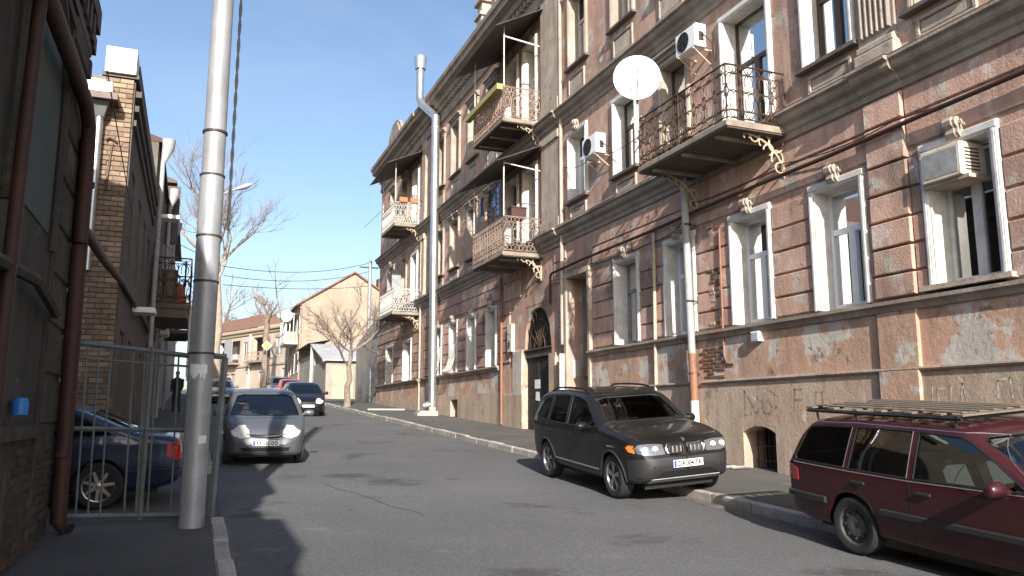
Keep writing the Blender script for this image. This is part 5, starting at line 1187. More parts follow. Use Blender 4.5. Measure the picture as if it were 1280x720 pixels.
        for p in vo:
            o, d = mp(p); h = s.cast(o, d)
            if h is None: h = (Vector(o) + Vector(d).normalized() * 2.2, -Vector(d).normalized())
            nrm = h[1] if h[1].dot(Vector(d)) < 0 else -h[1]
            V.append(h[0] + nrm * off); Nn.append(nrm)
        mb = MB(); mb.v = [tuple(v) for v in V]; mb.f = [tuple(f) for f in fo]
        if skirt:
            b0 = len(mb.v); mb.v += [tuple(V[i] - Nn[i] * skirt) for i in range(nb_)]
            mb.f += [(i, (i + 1) % nb_, b0 + (i + 1) % nb_, b0 + i) for i in range(nb_)]
        me = mb.mesh(name, m, smooth); return link(name, me, parent, world=False)
    def line(s, pts, kind, r, m, name, parent, step=.05, off=0, closed=False):
        mp = s.mp(kind); Q = []
        pts = list(pts) + ([pts[0]] if closed else [])
        for i in range(len(pts) - 1):
            a, b = pts[i], pts[i + 1]; k = max(1, int(math.dist(a, b) / step))
            for j in range(k): Q.append((a[0] + (b[0] - a[0]) * j / k, a[1] + (b[1] - a[1]) * j / k))
        Q.append(pts[-1]); H = []
        for q in Q:
            h = s.cast(*mp(q))
            if h: H.append(tuple(h[0] + (h[1] if h[1].dot(Vector(mp(q)[1])) < 0 else -h[1]) * off))
        return link(name, MB().tube(H, r, 5).mesh(name, m, True), parent, world=False) if len(H) > 1 else None
def mirror(poly): return [(-a, b) for a, b in poly]
def car_wheel(parent, x, y, R_, wd, rimm, style, side):
    mb = MB(lambda a, b, c: (x + a * side, y + b, R_ + c)); h = wd / 2
    mb.lathe([(R_ * .66, h * .9), (R_ * .72, h), (R_ * .9, h), (R_ * .985, h * .8), (R_, h * .45), (R_, -h * .45), (R_ * .985, -h * .8), (R_ * .9, -h), (R_ * .66, -h)], 36, (0, 0, 0), 'x')
    w_ = link('wheel', mb.mesh('wheel', M['black'], 30), parent, world=False)
    mb = MB(lambda a, b, c: (x + a * side, y + b, R_ + c)); rr = R_ * .68
    mb.lathe([(rr, h * .92), (rr * .93, h * .88), (rr * .9, h * .3), (rr * .86, -h * .5)], 36, (0, 0, 0), 'x')
    if style == 'steel':
        mb.lathe([(rr * .9, h * .5), (rr * .7, h * .35), (rr * .55, h * .7), (rr * .25, h * .75), (0, h * .6)], 24, (0, 0, 0), 'x')
        for k in range(8): a = k * math.pi / 4; mb.lathe([(0, h * .72), (rr * .07, h * .72), (rr * .07, h * .4)], 8, (0, rr * .66 * math.cos(a), rr * .66 * math.sin(a)), 'x')
    else:
        ns = {'five': 5, 'seven': 7}[style]
        for k in range(ns):
            a = 2 * math.pi * k / ns + .3
            for da in ((-.14, .14) if style == 'five' else (0,)):
                p0, p1 = Vector((math.cos(a), math.sin(a))) * rr * .12, Vector((math.cos(a + da), math.sin(a + da))) * rr * .95; nn = Vector((-math.sin(a), math.cos(a))) * rr * (.085 if style == 'five' else .12)
                P = [p0 - nn, p1 - nn * .7, p1 + nn * .7, p0 + nn]
                mb.add([(h * .75, q.x, q.y) for q in P] + [(h * .35, q.x, q.y) for q in P], [(0, 1, 2, 3), (7, 6, 5, 4), (0, 4, 5, 1), (1, 5, 6, 2), (2, 6, 7, 3), (3, 7, 4, 0)])
        mb.lathe([(rr * .2, h * .4), (rr * .2, h * .78), (0, h * .82)], 16, (0, 0, 0), 'x')
    link('rim', mb.mesh('rim', rimm, 30), w_, world=False)
    mb = MB(lambda a, b, c: (x + a * side, y + b, R_ + c)); mb.lathe([(rr * .88, -h * .1), (0, -h * .1)], 20, (0, 0, 0), 'x'); link('brake_disc', mb.mesh('brake_disc', M['blackplastic']), w_, world=False)
def car_matrix(cx, cy, heading, roll=0., dz=0., slope=True):
    hd = rad(heading); f = Vector((math.sin(hd), -math.cos(hd), 0)); f.z = .05 * f.y if slope else 0; f.normalize()
    r = f.cross(Vector((0, 0, 1))).normalized()
    # the road also tilts sideways when the car stands across it
    rzs = .05 * r.y; r = Vector((r.x, r.y, rzs + math.tan(roll))).normalized(); u = r.cross(f).normalized(); f = u.cross(r)
    return Matrix(((r.x, f.x, u.x, cx), (r.y, f.y, u.y, cy), (r.z, f.z, u.z, rz(cy) + dz), (0, 0, 0, 1)))
def plate(B, parent, text, z, kind='F', wd=.52, x0=0.):
    h = B.cast(*B.mp(kind)((x0, z))); p, n = h; d = 1 if kind == 'F' else -1
    y = p.y + d * .012
    o = link('number_plate', MB().block(x0 - wd / 2, x0 + wd / 2, z - .056, z + .056, 0, .012, .003).mesh('number_plate', M['white']), parent, world=False)
    me = o.data; me.transform(Matrix(((-d, 0, 0, 0 if not x0 else 2 * x0 * (d > 0)), (0, 0, d, y), (0, 1, 0, 0), (0, 0, 0, 1))) if True else Matrix())
    R4 = Matrix(((-d, 0, 0, x0), (0, 0, d, y + d * .014), (0, 1, 0, z), (0, 0, 0, 1)))
    if text:
        text_obj(text, .105, M['blackplastic'], R4 @ Matrix.Translation((.02, -.004, 0)), 'plate_lettering', o, .002, world=False, sx=.82, bold=.003)
        b = link('plate_band', MB(lambda a, b_, c: tuple((R4 @ Vector((a, b_, c)))[:3])).box(-wd / 2 + .008, -wd / 2 + .05, -.048, .048, -.001, .001).mesh('plate_band', M['plateblue']), o, world=False)
    return o
def make_car(name, label, sp, paint, Mx, detail=2, glass='carglass', group=None, text=None):
    t = thing(name, label, 'car', M=Mx, group=group)
    B = Body(sp); L2, Wd = sp['L'] / 2, sp['W']
    R_, ax_f, ax_r, ra = sp['wr'], sp['af'], sp['ar'], sp['wr'] + sp.get('gap', .06)
    cut = MB(); n = 40
    for y in (ax_f, ax_r):
        for s_ in (-1, 1):
            P = [(y + ra * math.cos(2 * math.pi * k / n), R_ + ra * math.sin(2 * math.pi * k / n)) for k in range(n)]
            c0, c1 = sorted((s_ * (Wd - .3), s_ * (Wd + .3))); T = cut.T; cut.T = lambda a, b, c: (c, a, b); cut.prism(P, c0, c1); cut.T = T
    me = bool_diff(B.outer.copy(), cut.mesh('c', None))
    wins = sp['side']
    if detail >= 2:
        me = bool_diff(me, B.rings(.06, sp['cab'][0], sp['cab'][1], .42))
    cut = MB()
    if detail >= 2:
        for poly in wins:
            for s_ in (-1, 1): c0, c1 = sorted((s_ * .35, s_ * (Wd + .3))); cut.T = lambda a, b, c: (c, a, b); cut.prism(poly, c0, c1)
        me = bool_diff(me, cut.mesh('c', None)); cut = MB()
        for key, yr in (('ws', (sp['wsy'] - .3, L2 + 1)), ('rw', (-L2 - 1, sp['rwy'] + .3))):
            if key in sp: cut.T = lambda a, b, c: (a, c, b); cut.prism(sp[key], *yr)
        me = bool_diff(me, cut.mesh('c', None))
    me.materials.clear(); me.materials.append(paint); me.polygons.foreach_set('use_smooth', [True] * len(me.polygons)); me.set_sharp_from_angle(angle=rad(32)); me.name = 'body'
    body = link('body', me, t, world=False)
    off = -.012 if detail >= 2 else .004
    def win(poly, kind, nm):
        g_ = B.patch(poly, kind, off, 0 if detail >= 2 else .01, .09, M[glass], nm, t, 60)
        if detail >= 1: B.line(poly, kind, .009, M['blackplastic'], 'seal', g_, closed=True, off=-.002)
    for poly in wins: win(poly, 'R', 'side_window'); win(poly, 'L', 'side_window')
    win(sp['ws'], 'F', 'windscreen')
    if 'rw' in sp: win(sp['rw'], 'B', 'rear_window')
    for y in (ax_f, ax_r):
        for s_ in (-1, 1): car_wheel(t, s_ * (Wd - sp.get('ww', .2) / 2 - .025), y, R_, sp.get('ww', .2), sp.get('rimm', M['rim']), sp.get('rim', 'five'), s_)
    link('underbody', MB().box(-Wd + .32, Wd - .32, -L2 + .3, L2 - .3, .17, .36).mesh('underbody', M['blackplastic']), t, world=False)
    for y in (ax_f, ax_r): link('axle', MB().tube([(-Wd + .2, y, R_), (Wd - .2, y, R_)], .05, 8).mesh('axle', M['blackplastic']), t, world=False)
    # mirrors
    my, mz = sp['mir']
    for s_ in (-1, 1):
        x = s_ * (B.hw(my, mz) - .02)
        mb = MB(lambda a, b, c: (x + s_ * a, my + b, mz + c)); V = []
        for k, (a, sc_) in enumerate(((.05, .5), (.1, .9), (.18, 1), (.25, .85), (.275, .4))): V += [(a, -.02 + sc_ * .07 * math.cos(q), .04 + sc_ * .075 * math.sin(q)) for q in [2 * math.pi * j / 12 for j in range(12)]]
        mb.add(V, [(i * 12 + j, i * 12 + (j + 1) % 12, (i + 1) * 12 + (j + 1) % 12, (i + 1) * 12 + j) for i in range(4) for j in range(12)] + [tuple(range(12)), tuple(range(48, 60))]); mb.tube([(-.03, 0, 0), (.08, 0, .02)], .025, 6)
        link('wing_mirror', mb.mesh('wing_mirror', sp.get('mirm', paint), 50), t, world=False)
    if detail >= 1:
        for ln in sp.get('gaps', []):
            for k in 'RL': B.line(ln, k, .0055, M['blackplastic'], 'door_gap', body, off=-.002)
        for (y, z) in sp.get('handles', []):
            for s_ in (-1, 1): x = s_ * B.hw(y, z); link('door_handle', MB().block(*sorted((x - .0, x + s_ * .03)), y - .08, y + .08, z - .014, z + .014, .006).mesh('door_handle', sp.get('hm', paint)), body, world=False)
        for ln, r_, mm, nm in sp.get('trims', []):
            for k in 'RL': B.line(ln, k, r_, M[mm], nm, t, off=.002)
        for ln, r_, mm, nm in sp.get('ftrims', []): B.line(ln, 'F', r_, M[mm], nm, t, off=.002)
    for poly, kind, mm, nm, of in sp.get('patches', []):
        B.patch(poly, kind, of, .02, .06, M[mm], nm, t)
    for poly, mm, nm in sp.get('wrapF', []):
        B.patch(poly, 'RF', .006, .03, .06, M[mm], nm, t); B.patch(mirror(poly), 'RF', .006, .03, .06, M[mm], nm, t)
    for poly, mm, nm in sp.get('wrapB', []):
        B.patch(poly, 'RB', .006, .03, .06, M[mm], nm, t); B.patch(mirror(poly), 'RB', .006, .03, .06, M[mm], nm, t)
    if detail >= 2:
        sm = M[sp.get('seatm', 'seat')]; fy = sp['seaty']; fl = .42
        for s_ in (-1, 1):
            x = s_ * .37
            mb = MB(); mb.block(x - .24, x + .24, fy - .28, fy + .26, fl, fl + .2, .05)
            mb.T = lambda a, b, c: (a, fy - .28 - .28 * (b - fl), b) if False else (a, b, c)
            n_ = 8; V = []
            for k in range(5):
                z = fl + .12 + .62 * k / 4; yb = fy - .2 - .22 * k / 4; wd = .24 - .03 * k / 4
                V += [(x - wd, yb, z), (x + wd, yb, z), (x + wd, yb - .12, z), (x - wd, yb - .12, z)]
            mb.add(V, [(4 * i + j, 4 * i + (j + 1) % 4, 4 * i + 4 + (j + 1) % 4, 4 * i + 4 + j) for i in range(4) for j in range(4)] + [(16, 17, 18, 19)])
            mb.block(x - .12, x + .12, fy - .56, fy - .46, fl + .78, fl + .96, .03)
            link('seat', mb.mesh('seat', sm, 30), t, world=False)
        ry = sp['cab'][0] + sp.get('rear_off', .55)
        link('rear_bench', MB().block(-.6, .6, ry, ry + .5, fl, fl + .2, .05).block(-.6, .6, ry - .12, ry + .02, fl + .15, fl + .7, .05).mesh('rear_bench', sm), t, world=False)
        dy = sp['cab'][1] - .05
        link('dashboard', MB().block(-Wd + .2, Wd - .2, dy - .55, dy, fl + .1, sp['ws'][0][1] - .03, .04).mesh('dashboard', M['blackplastic']), t, world=False)
        sx = sp.get('wheelside', -1) * .37; c0 = Vector((sx, dy - .62, fl + .5))
        link('steering_wheel', MB().tube([tuple(c0 + Vector((.18 * math.cos(q), .07 * math.sin(q), .17 * math.sin(q)))) for q in [2 * math.pi * k / 20 for k in range(21)]], .016, 6).tube([tuple(c0 + Vector((-.17, 0, 0))), tuple(c0 + Vector((.17, 0, 0)))], .015, 5).mesh('steering_wheel', M['blackplastic'], True), t, world=False)
    return t, B
def paint(name, col, metal=.35, rough=.38, dust=.12, dcol=(.22, .2, .18), coat=.9, spec=.5):
    m = mat(name, col, rough, metal=metal, spec=spec, coat=coat, grain=.04, gs=8, patches=[(tuple(c * (1 - dust) + d * dust for c, d in zip(col, dcol)), 2.0, .35, .7)]); return m
P_bmw = paint('black_grey_car_paint', (.007, .0068, .0068), .0, .45, .03, coat=.45, spec=.15); P_wag = paint('dark_red_car_paint', (.034, .0045, .0075), .0, .42, .03, coat=.5, spec=.25)
P_sil = paint('silver_grey_car_paint', (.12, .13, .145), .45, .45, .06, coat=.35, spec=.3); P_navy = paint('dark_navy_car_paint', (.008, .0075, .014), .1, .3, .02, coat=.5, spec=.3)
P_blue = paint('blue_car_paint', (.007, .018, .052), .3, .35, .04, coat=.6); P_red = paint('bright_red_car_paint', (.42, .03, .035), .2, .35, .05); P_sl = paint('slate_car_paint', (.12, .14, .17), .5, .35, .1); P_gr = paint('graphite_car_paint', (.07, .07, .075), .4, .35, .1)

SUV = dict(L=4.565, W=.927, belt=1.03, tum=.27, wr=.345, af=1.45, ar=-1.345, gap=.055, ww=.235, rim='five', mir=(.72, 1.06), mirm=P_bmw, hm=P_bmw, cab=(-1.95, .95), seaty=.05, wheelside=-1, wsy=.35, rwy=-1.7,
    top=[(-2.28, .62), (-2.275, .85), (-2.24, 1.0), (-2.16, 1.12), (-2.02, 1.36), (-1.9, 1.54), (-1.72, 1.615), (-1.3, 1.645), (-.7, 1.66), (-.1, 1.648), (.25, 1.6), (.42, 1.545), (1.0, 1.15), (1.1, 1.105), (1.4, 1.075), (1.8, 1.01), (2.05, .945), (2.17, .87), (2.22, .76), (2.26, .65), (2.28, .56)],
    low=[(-2.28, .56), (-2.26, .45), (-2.2, .36), (-2.0, .3), (-1.6, .27), (0, .26), (1.6, .25), (2.05, .27), (2.2, .33), (2.26, .43), (2.28, .52)],
    plan=[(-2.28, .70), (-2.24, .80), (-2.1, .865), (-1.6, .905), (-.5, .92), (.8, .922), (1.6, .912), (1.95, .88), (2.12, .82), (2.22, .72), (2.28, .58)],
    side=[[(.92, 1.10), (.60, 1.34), (.36, 1.49), (.1, 1.545), (-.27, 1.565), (-.27, 1.07)], [(-.35, 1.07), (-.35, 1.567), (-.75, 1.565), (-1.12, 1.545), (-1.22, 1.09)], [(-1.30, 1.095), (-1.20, 1.535), (-1.5, 1.50), (-1.68, 1.42), (-1.9, 1.16), (-1.85, 1.12)]],
    ws=[(-.70, 1.16), (.70, 1.16), (.66, 1.32), (.60, 1.505), (.45, 1.535), (-.45, 1.535), (-.60, 1.505), (-.66, 1.32)],
    rw=[(-.62, 1.14), (.62, 1.14), (.55, 1.5), (-.55, 1.5)],
    gaps=[[(.98, 1.06), (.98, .72), (.88, .45), (.78, .36)], [(-.31, 1.04), (-.31, .4)], [(-1.28, 1.06), (-1.2, .9), (-1.0, .68), (-.92, .42)], [(.78, .36), (-.92, .38)]],
    handles=[(-.1, .90), (-1.02, .92)],
    trims=[([(1.0, .41), (-.9, .43)], .022, 'chrome', 'sill_trim'), ([(1.55, .82), (1.35, .82)], .018, 'chrome', 'side_indicator')] + [([(y + .40 * math.cos(a), .345 + .40 * math.sin(a)) for a in [math.pi * k / 16 - .12 for k in range(18)]], .022, 'carplastic', 'arch_trim') for y in (1.45, -1.345)],
    patches=[([(.07, .72), (.26, .72), (.3, .745), (.31, .795), (.28, .835), (.08, .83), (.06, .80)], 'F', 'blackplastic', 'grille_insert', .02), ([(-.07, .72), (-.26, .72), (-.3, .745), (-.31, .795), (-.28, .835), (-.08, .83), (-.06, .80)], 'F', 'blackplastic', 'grille_insert', .02),
             ([(-.5, .37), (.5, .37), (.55, .45), (-.55, .45)], 'F', 'blackplastic', 'lower_intake', .004), ([(-.62, .29), (.62, .29), (.6, .35), (-.6, .35)], 'F', 'pipegrey', 'skid_plate', .012)],
    wrapF=[([(-.78, .47), (-.78, .655), (-.3, .665), (.3, .665), (.78, .655), (.78, .47), (.3, .46), (-.3, .46)], 'carplastic', 'bumper')] if False else [([(.40, .715), (.44, .86), (.62, .88), (.80, .875), (.86, .83), (.80, .745), (.62, .71)], 'lampclear', 'headlight'), ([(.84, .75), (.87, .865), (.97, .865), (1.02, .83), (.96, .77)], 'lampamber', 'indicator'), ([(.56, .51), (.56, .57), (.63, .57), (.63, .51)], 'lampclear', 'fog_light'), ([(.02, .46), (.02, .655), (.45, .665), (.80, .66), (1.0, .64), (1.0, .34), (.8, .33), (.6, .36), (.45, .46)], 'carplastic', 'bumper')])
HATCH = dict(L=3.83, W=.8375, belt=.93, tum=.26, wr=.29, af=1.17, ar=-1.28, gap=.05, ww=.18, rim='five', mir=(.72, .99), cab=(-1.6, 1.0), seaty=.0, wheelside=1, wsy=.25, rwy=-1.45,
    top=[(-1.915, .6), (-1.91, .8), (-1.87, .98), (-1.78, 1.22), (-1.66, 1.42), (-1.5, 1.48), (-1.0, 1.51), (-.4, 1.52), (.05, 1.49), (.25, 1.43), (1.12, .985), (1.22, .945), (1.45, .875), (1.66, .79), (1.78, .70), (1.86, .60), (1.9, .52), (1.915, .45)],
    low=[(-1.915, .5), (-1.9, .38), (-1.8, .27), (-1.5, .22), (0, .2), (1.4, .19), (1.7, .2), (1.84, .25), (1.9, .34), (1.915, .42)],
    plan=[(-1.915, .6), (-1.88, .72), (-1.7, .8), (-1.2, .83), (0, .8375), (1.0, .832), (1.4, .81), (1.65, .755), (1.8, .66), (1.88, .53), (1.915, .4)],
    side=[[(.86, .99), (.5, 1.21), (.2, 1.36), (-.05, 1.41), (-.35, 1.425), (-.35, .96)], [(-.43, .965), (-.43, 1.425), (-.9, 1.42), (-1.2, 1.39), (-1.35, 1.0)]],
    ws=[(-.70, 1.0), (-.35, .985), (.35, .985), (.70, 1.0), (.66, 1.15), (.575, 1.38), (.42, 1.42), (-.42, 1.42), (-.575, 1.38), (-.66, 1.15)],
    gaps=[[(.95, .95), (.95, .6), (.8, .3)], [(-.39, .93), (-.39, .28)], [(-1.35, .95), (-1.2, .7), (-1.0, .5), (-.9, .3)]], handles=[(-.2, .82), (-1.1, .84)],
    ftrims=[([(-.38, .645), (-.2, .615), (0, .606), (.2, .615), (.38, .645)], .012, 'chrome', 'grille_bar'), ([(-.62, .93), (0, .95), (.62, .93)], .007, 'blackplastic', 'bonnet_gap'), ([(-.03, .64), (-.03, .585)], .009, 'chrome', 'badge'), ([(.03, .64), (.03, .585)], .009, 'chrome', 'badge'), ([(-.03, .612), (.03, .612)], .009, 'chrome', 'badge'), ([(-.6, 1.02), (-.3, 1.0), (-.05, 1.01)], .008, 'blackplastic', 'wiper'), ([(.6, 1.02), (.3, 1.0), (.08, 1.01)], .008, 'blackplastic', 'wiper')],
    patches=[([(-.40, .655), (-.2, .64), (.2, .64), (.40, .655), (.3, .585), (.15, .565), (-.15, .565), (-.3, .585)], 'F', 'blackplastic', 'grille', .005), ([(-.45, .31), (.45, .31), (.5, .385), (-.5, .385)], 'F', 'blackplastic', 'lower_intake', .004), ([(-.66, .2), (.66, .2), (.64, .235), (-.64, .235)], 'F', 'blackplastic', 'lip', .004)],
    wrapF=[([(.36, .60), (.42, .72), (.60, .82), (.74, .81), (.78, .70), (.68, .61), (.52, .565)], 'lamppale', 'headlight')])
WAGON = dict(L=4.75, W=.88, belt=.90, tum=.30, rt=.08, wr=.315, af=1.45, ar=-1.28, gap=.05, ww=.19, rim='steel', rimm=M['steelrim'], mir=(.62, .93), cab=(-2.15, 1.0), seaty=.0, seatm='seatgrey', wheelside=-1, wsy=.2, rwy=-2.1, rear_off=.9,
    top=[(-2.375, .55), (-2.37, .78), (-2.35, .92), (-2.28, 1.0), (-2.12, 1.3), (-2.02, 1.41), (-1.9, 1.45), (-1.4, 1.475), (-.5, 1.48), (-.05, 1.465), (.12, 1.43), (.9, .985), (1.0, .95), (1.3, .93), (2.0, .82), (2.25, .74), (2.33, .62), (2.36, .52), (2.375, .46)],
    low=[(-2.375, .5), (-2.36, .38), (-2.25, .3), (-1.8, .24), (0, .2), (1.6, .2), (2.1, .2), (2.3, .27), (2.36, .38), (2.375, .44)],
    plan=[(-2.375, .70), (-2.34, .78), (-2.2, .84), (-1.6, .87), (0, .88), (1.2, .875), (1.8, .85), (2.15, .80), (2.32, .72), (2.375, .6)],
    side=[[(.80, .945), (.5, 1.15), (.2, 1.325), (.06, 1.37), (-.42, 1.39), (-.42, .93)], [(-.50, .93), (-.50, 1.39), (-1.0, 1.392), (-1.26, 1.385), (-1.30, .94)], [(-1.37, .945), (-1.33, 1.383), (-1.75, 1.375), (-1.98, 1.355), (-2.05, 1.3), (-2.19, 1.0), (-2.17, .96)]],
    ws=[(-.70, 1.0), (.70, 1.0), (.62, 1.34), (.52, 1.375), (-.52, 1.375), (-.62, 1.34)], rw=[(-.62, 1.0), (.62, 1.0), (.54, 1.36), (-.54, 1.36)],
    gaps=[[(.92, .92), (.94, .6), (.82, .28)], [(-.46, .91), (-.46, .26)], [(-1.34, .92), (-1.2, .75), (-1.0, .6), (-.92, .28)]], handles=[(-.28, .80), (-1.13, .81)], hm=M['carplastic'],
    trims=[([(1.05, .52), (-.85, .54)], .04, 'carplastic', 'rub_strip'), ([(-1.65, .55), (-2.3, .56)], .045, 'carplastic', 'rub_strip'), ([(.95, .925), (-.46, .905), (-1.3, .915), (-2.2, .935)], .010, 'chrome', 'belt_trim'), ([(.92, .95), (.2, 1.40), (.04, 1.415), (-1.3, 1.43), (-1.95, 1.41), (-2.08, 1.34), (-2.24, 1.0)], .006, 'rim', 'window_trim')],
    wrapB=[([(.55, .70), (.55, .9), (.8, .9), (.92, .86), (.92, .72)], 'lampred', 'tail_light')],
    wrapF=[([(.45, .6), (.45, .72), (.7, .72), (.85, .7), (.85, .6)], 'lampclear', 'headlight')])
SEDAN = dict(L=4.6, W=.88, belt=.92, tum=.34, wr=.315, af=1.4, ar=-1.27, gap=.05, ww=.2, rim='seven', mir=(.7, .98), cab=(-1.5, 1.0), seaty=.0, wheelside=-1, wsy=.2, rwy=-1.0,
    top=[(-2.3, .6), (-2.295, .8), (-2.26, .93), (-2.15, .98), (-1.9, 1.0), (-1.7, 1.02), (-1.0, 1.33), (-.75, 1.40), (-.4, 1.425), (.0, 1.42), (.25, 1.36), (1.0, .97), (1.1, .94), (1.5, .89), (1.95, .78), (2.2, .66), (2.28, .55), (2.3, .48)],
    low=[(-2.3, .5), (-2.28, .36), (-2.15, .28), (-1.8, .22), (0, .19), (1.6, .19), (2.1, .2), (2.25, .27), (2.3, .42)],
    plan=[(-2.3, .66), (-2.26, .76), (-2.1, .83), (-1.6, .865), (0, .88), (1.2, .875), (1.7, .84), (2.05, .76), (2.22, .64), (2.3, .5)],
    side=[[(.78, .97), (.3, 1.24), (.08, 1.32), (-.35, 1.345), (-.35, .95)], [(-.42, .95), (-.42, 1.345), (-.75, 1.325), (-1.05, 1.2), (-1.4, 1.0)]],
    ws=[(-.68, .99), (.68, .99), (.56, 1.31), (.42, 1.345), (-.42, 1.345), (-.56, 1.31)], rw=[(-.62, 1.06), (.62, 1.06), (.52, 1.30), (-.52, 1.30)],
    gaps=[[(.9, .93), (.9, .5), (.75, .28)], [(-.385, .93), (-.385, .26)], [(-1.42, .97), (-1.2, .72), (-1.0, .55), (-.92, .28)], [(-1.75, 1.0), (-2.1, .92), (-2.2, .7)]], handles=[(-.2, .82), (-1.1, .84)],
    trims=[([(-1.62, .50), (-2.28, .52)], .014, 'blackplastic', 'bumper_gap'), ([(.9, .48), (-.85, .49)], .02, 'carplastic', 'rub_strip')],
    wrapB=[([(.52, .66), (.52, .9), (.72, .9), (.86, .88), (.86, .70), (.74, .64)], 'lampred', 'tail_light')],
    wrapF=[([(.38, .60), (.40, .72), (.62, .75), (.78, .72), (.78, .63)], 'lampclear', 'headlight')],
    patches=[([(-.3, .56), (.3, .56), (.34, .66), (-.34, .66)], 'F', 'blackplastic', 'grille', .004), ([(-.5, .3), (.5, .3), (.5, .38), (-.5, .38)], 'F', 'blackplastic', 'lower_intake', .004)])

# black suv, half up on the pavement, nose down the street
bm_, BB = make_car('parked_suv', 'black grey sport utility car with twin chrome kidney grille parked half on the kerb', SUV, P_bmw, car_matrix(7.31, 13.02, -2.6, -rad(4.3), .075), 2)
plate(BB, bm_, 'DA·004·TA', .565)
for s_ in (-1, 1):
    pts = [(s_ * .62, -1.55 + .2 * k, lerp(BB.top, -1.55 + .2 * k) + (.045 if 0 < k < 9 else -.01)) for k in range(10)]
    link('roof_rail', MB().tube(pts, .018, 8).mesh('roof_rail', M['blackplastic'], True), bm_, world=False)
    for k in range(6):
        for sx in (s_,):
            x = sx * (.09 + .035 * k)
            h = BB.cast((x, 5, .775), (0, -1, 0)); link('grille_slat', MB().box(x - .006, x + .006, h[0].y + .01, h[0].y + .034, .725, .83).mesh('grille_slat', M['chrome' if k % 2 else 'pipegrey']), bm_, world=False)
KR = [(.045, .705), (.27, .705), (.32, .735), (.335, .80), (.30, .85), (.06, .845), (.035, .80)]
for kp in (KR, mirror(KR)): BB.line(kp, 'F', .015, M['chrome'], 'grille_surround', bm_, step=.03, off=.012, closed=True)
h = BB.cast((0, 5, .90), (0, -1, 0)); link('badge', MB().lathe([(0, .012), (.04, .01), (.042, 0)], 16, (0, 0, 0), 'y').mesh('badge', M['chrome'], True), bm_, world=False).location = (0, h[0].y, .90)
for s_ in (-1, 1):
    for th in (.56, .70): h = BB.cast(*BB.mp('RF')((s_ * th, .80))); link('headlamp_lens', MB().lathe([(0, .016), (.025, .016), (.03, .008), (.048, .014), (.05, .0)], 16, tuple(h[0]), 'y').mesh('headlamp_lens', M['white'], True), bm_, world=False)
# dark red estate car with a roof rack
wg, WB = make_car('parked_estate', 'dark red old estate car with a home made roof rack parked on the kerb', WAGON, P_wag, car_matrix(7.79, 5.88, 0, -rad(4.3), .07), 2)
rk = thing('roof_rack', 'black iron roof rack with bare wooden slats on the dark red estate car', 'roof rack', M=wg.matrix_world.copy() @ Matrix.Translation((0, 0, 1.42)))
rk_b = lambda a0, b0, c0, a1, b1, c1, r, m, nm: link(nm, MB().tube([(a0, b0, c0), (a1, b1, c1)], r, 4).mesh(nm, M[m]), rk, world=False)
for s_ in (-1, 1):
    rk_b(s_ * .62, -2.1, .12, s_ * .62, .02, .12, .022, 'blackplastic', 'side_rail')
    for y in (-1.95, -1.35, -.6, -.05): rk_b(s_ * .62, y, .13, s_ * .60, y, -.03, .016, 'blackplastic', 'rack_foot')
for k, y in enumerate((-2.05, -1.7, -1.35, -1.0, -.6, -.25, .0)):
    if k in (0, 6): rk_b(-.66, y, .13, .66, y, .13, .02, 'blackplastic', 'cross_bar')
    link('rack_slat', MB().block(-.63, .63, y - .045 + rnd.uniform(-.03, .03), y + .045, .145, .165, .004).mesh('rack_slat', M['wood']), rk, world=False)
for k in range(6): x = -.5 + .2 * k + rnd.uniform(-.03, .03); link('rack_slat', MB().block(x - .035, x + .035, -2.06 + rnd.uniform(0, .2), -.02, .168, .184, .004).mesh('rack_slat', M['wood']), rk, world=False)
# silver hatchback, oncoming, partly behind the gate post; dark hatchback further up
sv, SB = make_car('silver_hatchback', 'silver grey small hatchback with a driver behind the windscreen', HATCH, P_sil, car_matrix(1.53, 19.2, -2.0), 2)
plate(SB, sv, 'AA·535·OO', .475)
dk, DB = make_car('dark_hatchback', 'dark navy small hatchback coming down the street', HATCH, P_navy, car_matrix(4.85, 38.9, 1), 1, 'carglassd')
plate(DB, dk, '', .475)
rd, _ = make_car('red_car', 'bright red car parked behind the dark navy hatchback', HATCH, P_red, car_matrix(6.45, 58.5, 0), 1, 'carglassd')
ds, _ = make_car('dark_parked_suv', 'graphite tall car parked behind the red car', SUV, P_gr, car_matrix(6.35, 64.5, 0), 1, 'carglassd')
gc, _ = make_car('grey_sedan', 'slate grey sedan at the left kerb below the tall bare tree', SEDAN, P_sl, car_matrix(1.65, 55, 0), 1, 'carglassd')
gc2, _ = make_car('blue_grey_hatchback', 'blue grey car parked behind the slate grey sedan', HATCH, P_sl, car_matrix(1.2, 60.5, 0), 1, 'carglassd')
bc, _ = make_car('blue_sedan', 'dark blue sedan parked nose in behind the iron gate', SEDAN, P_blue, car_matrix(-2.38, 13.35, -90, 0, -.004), 2)

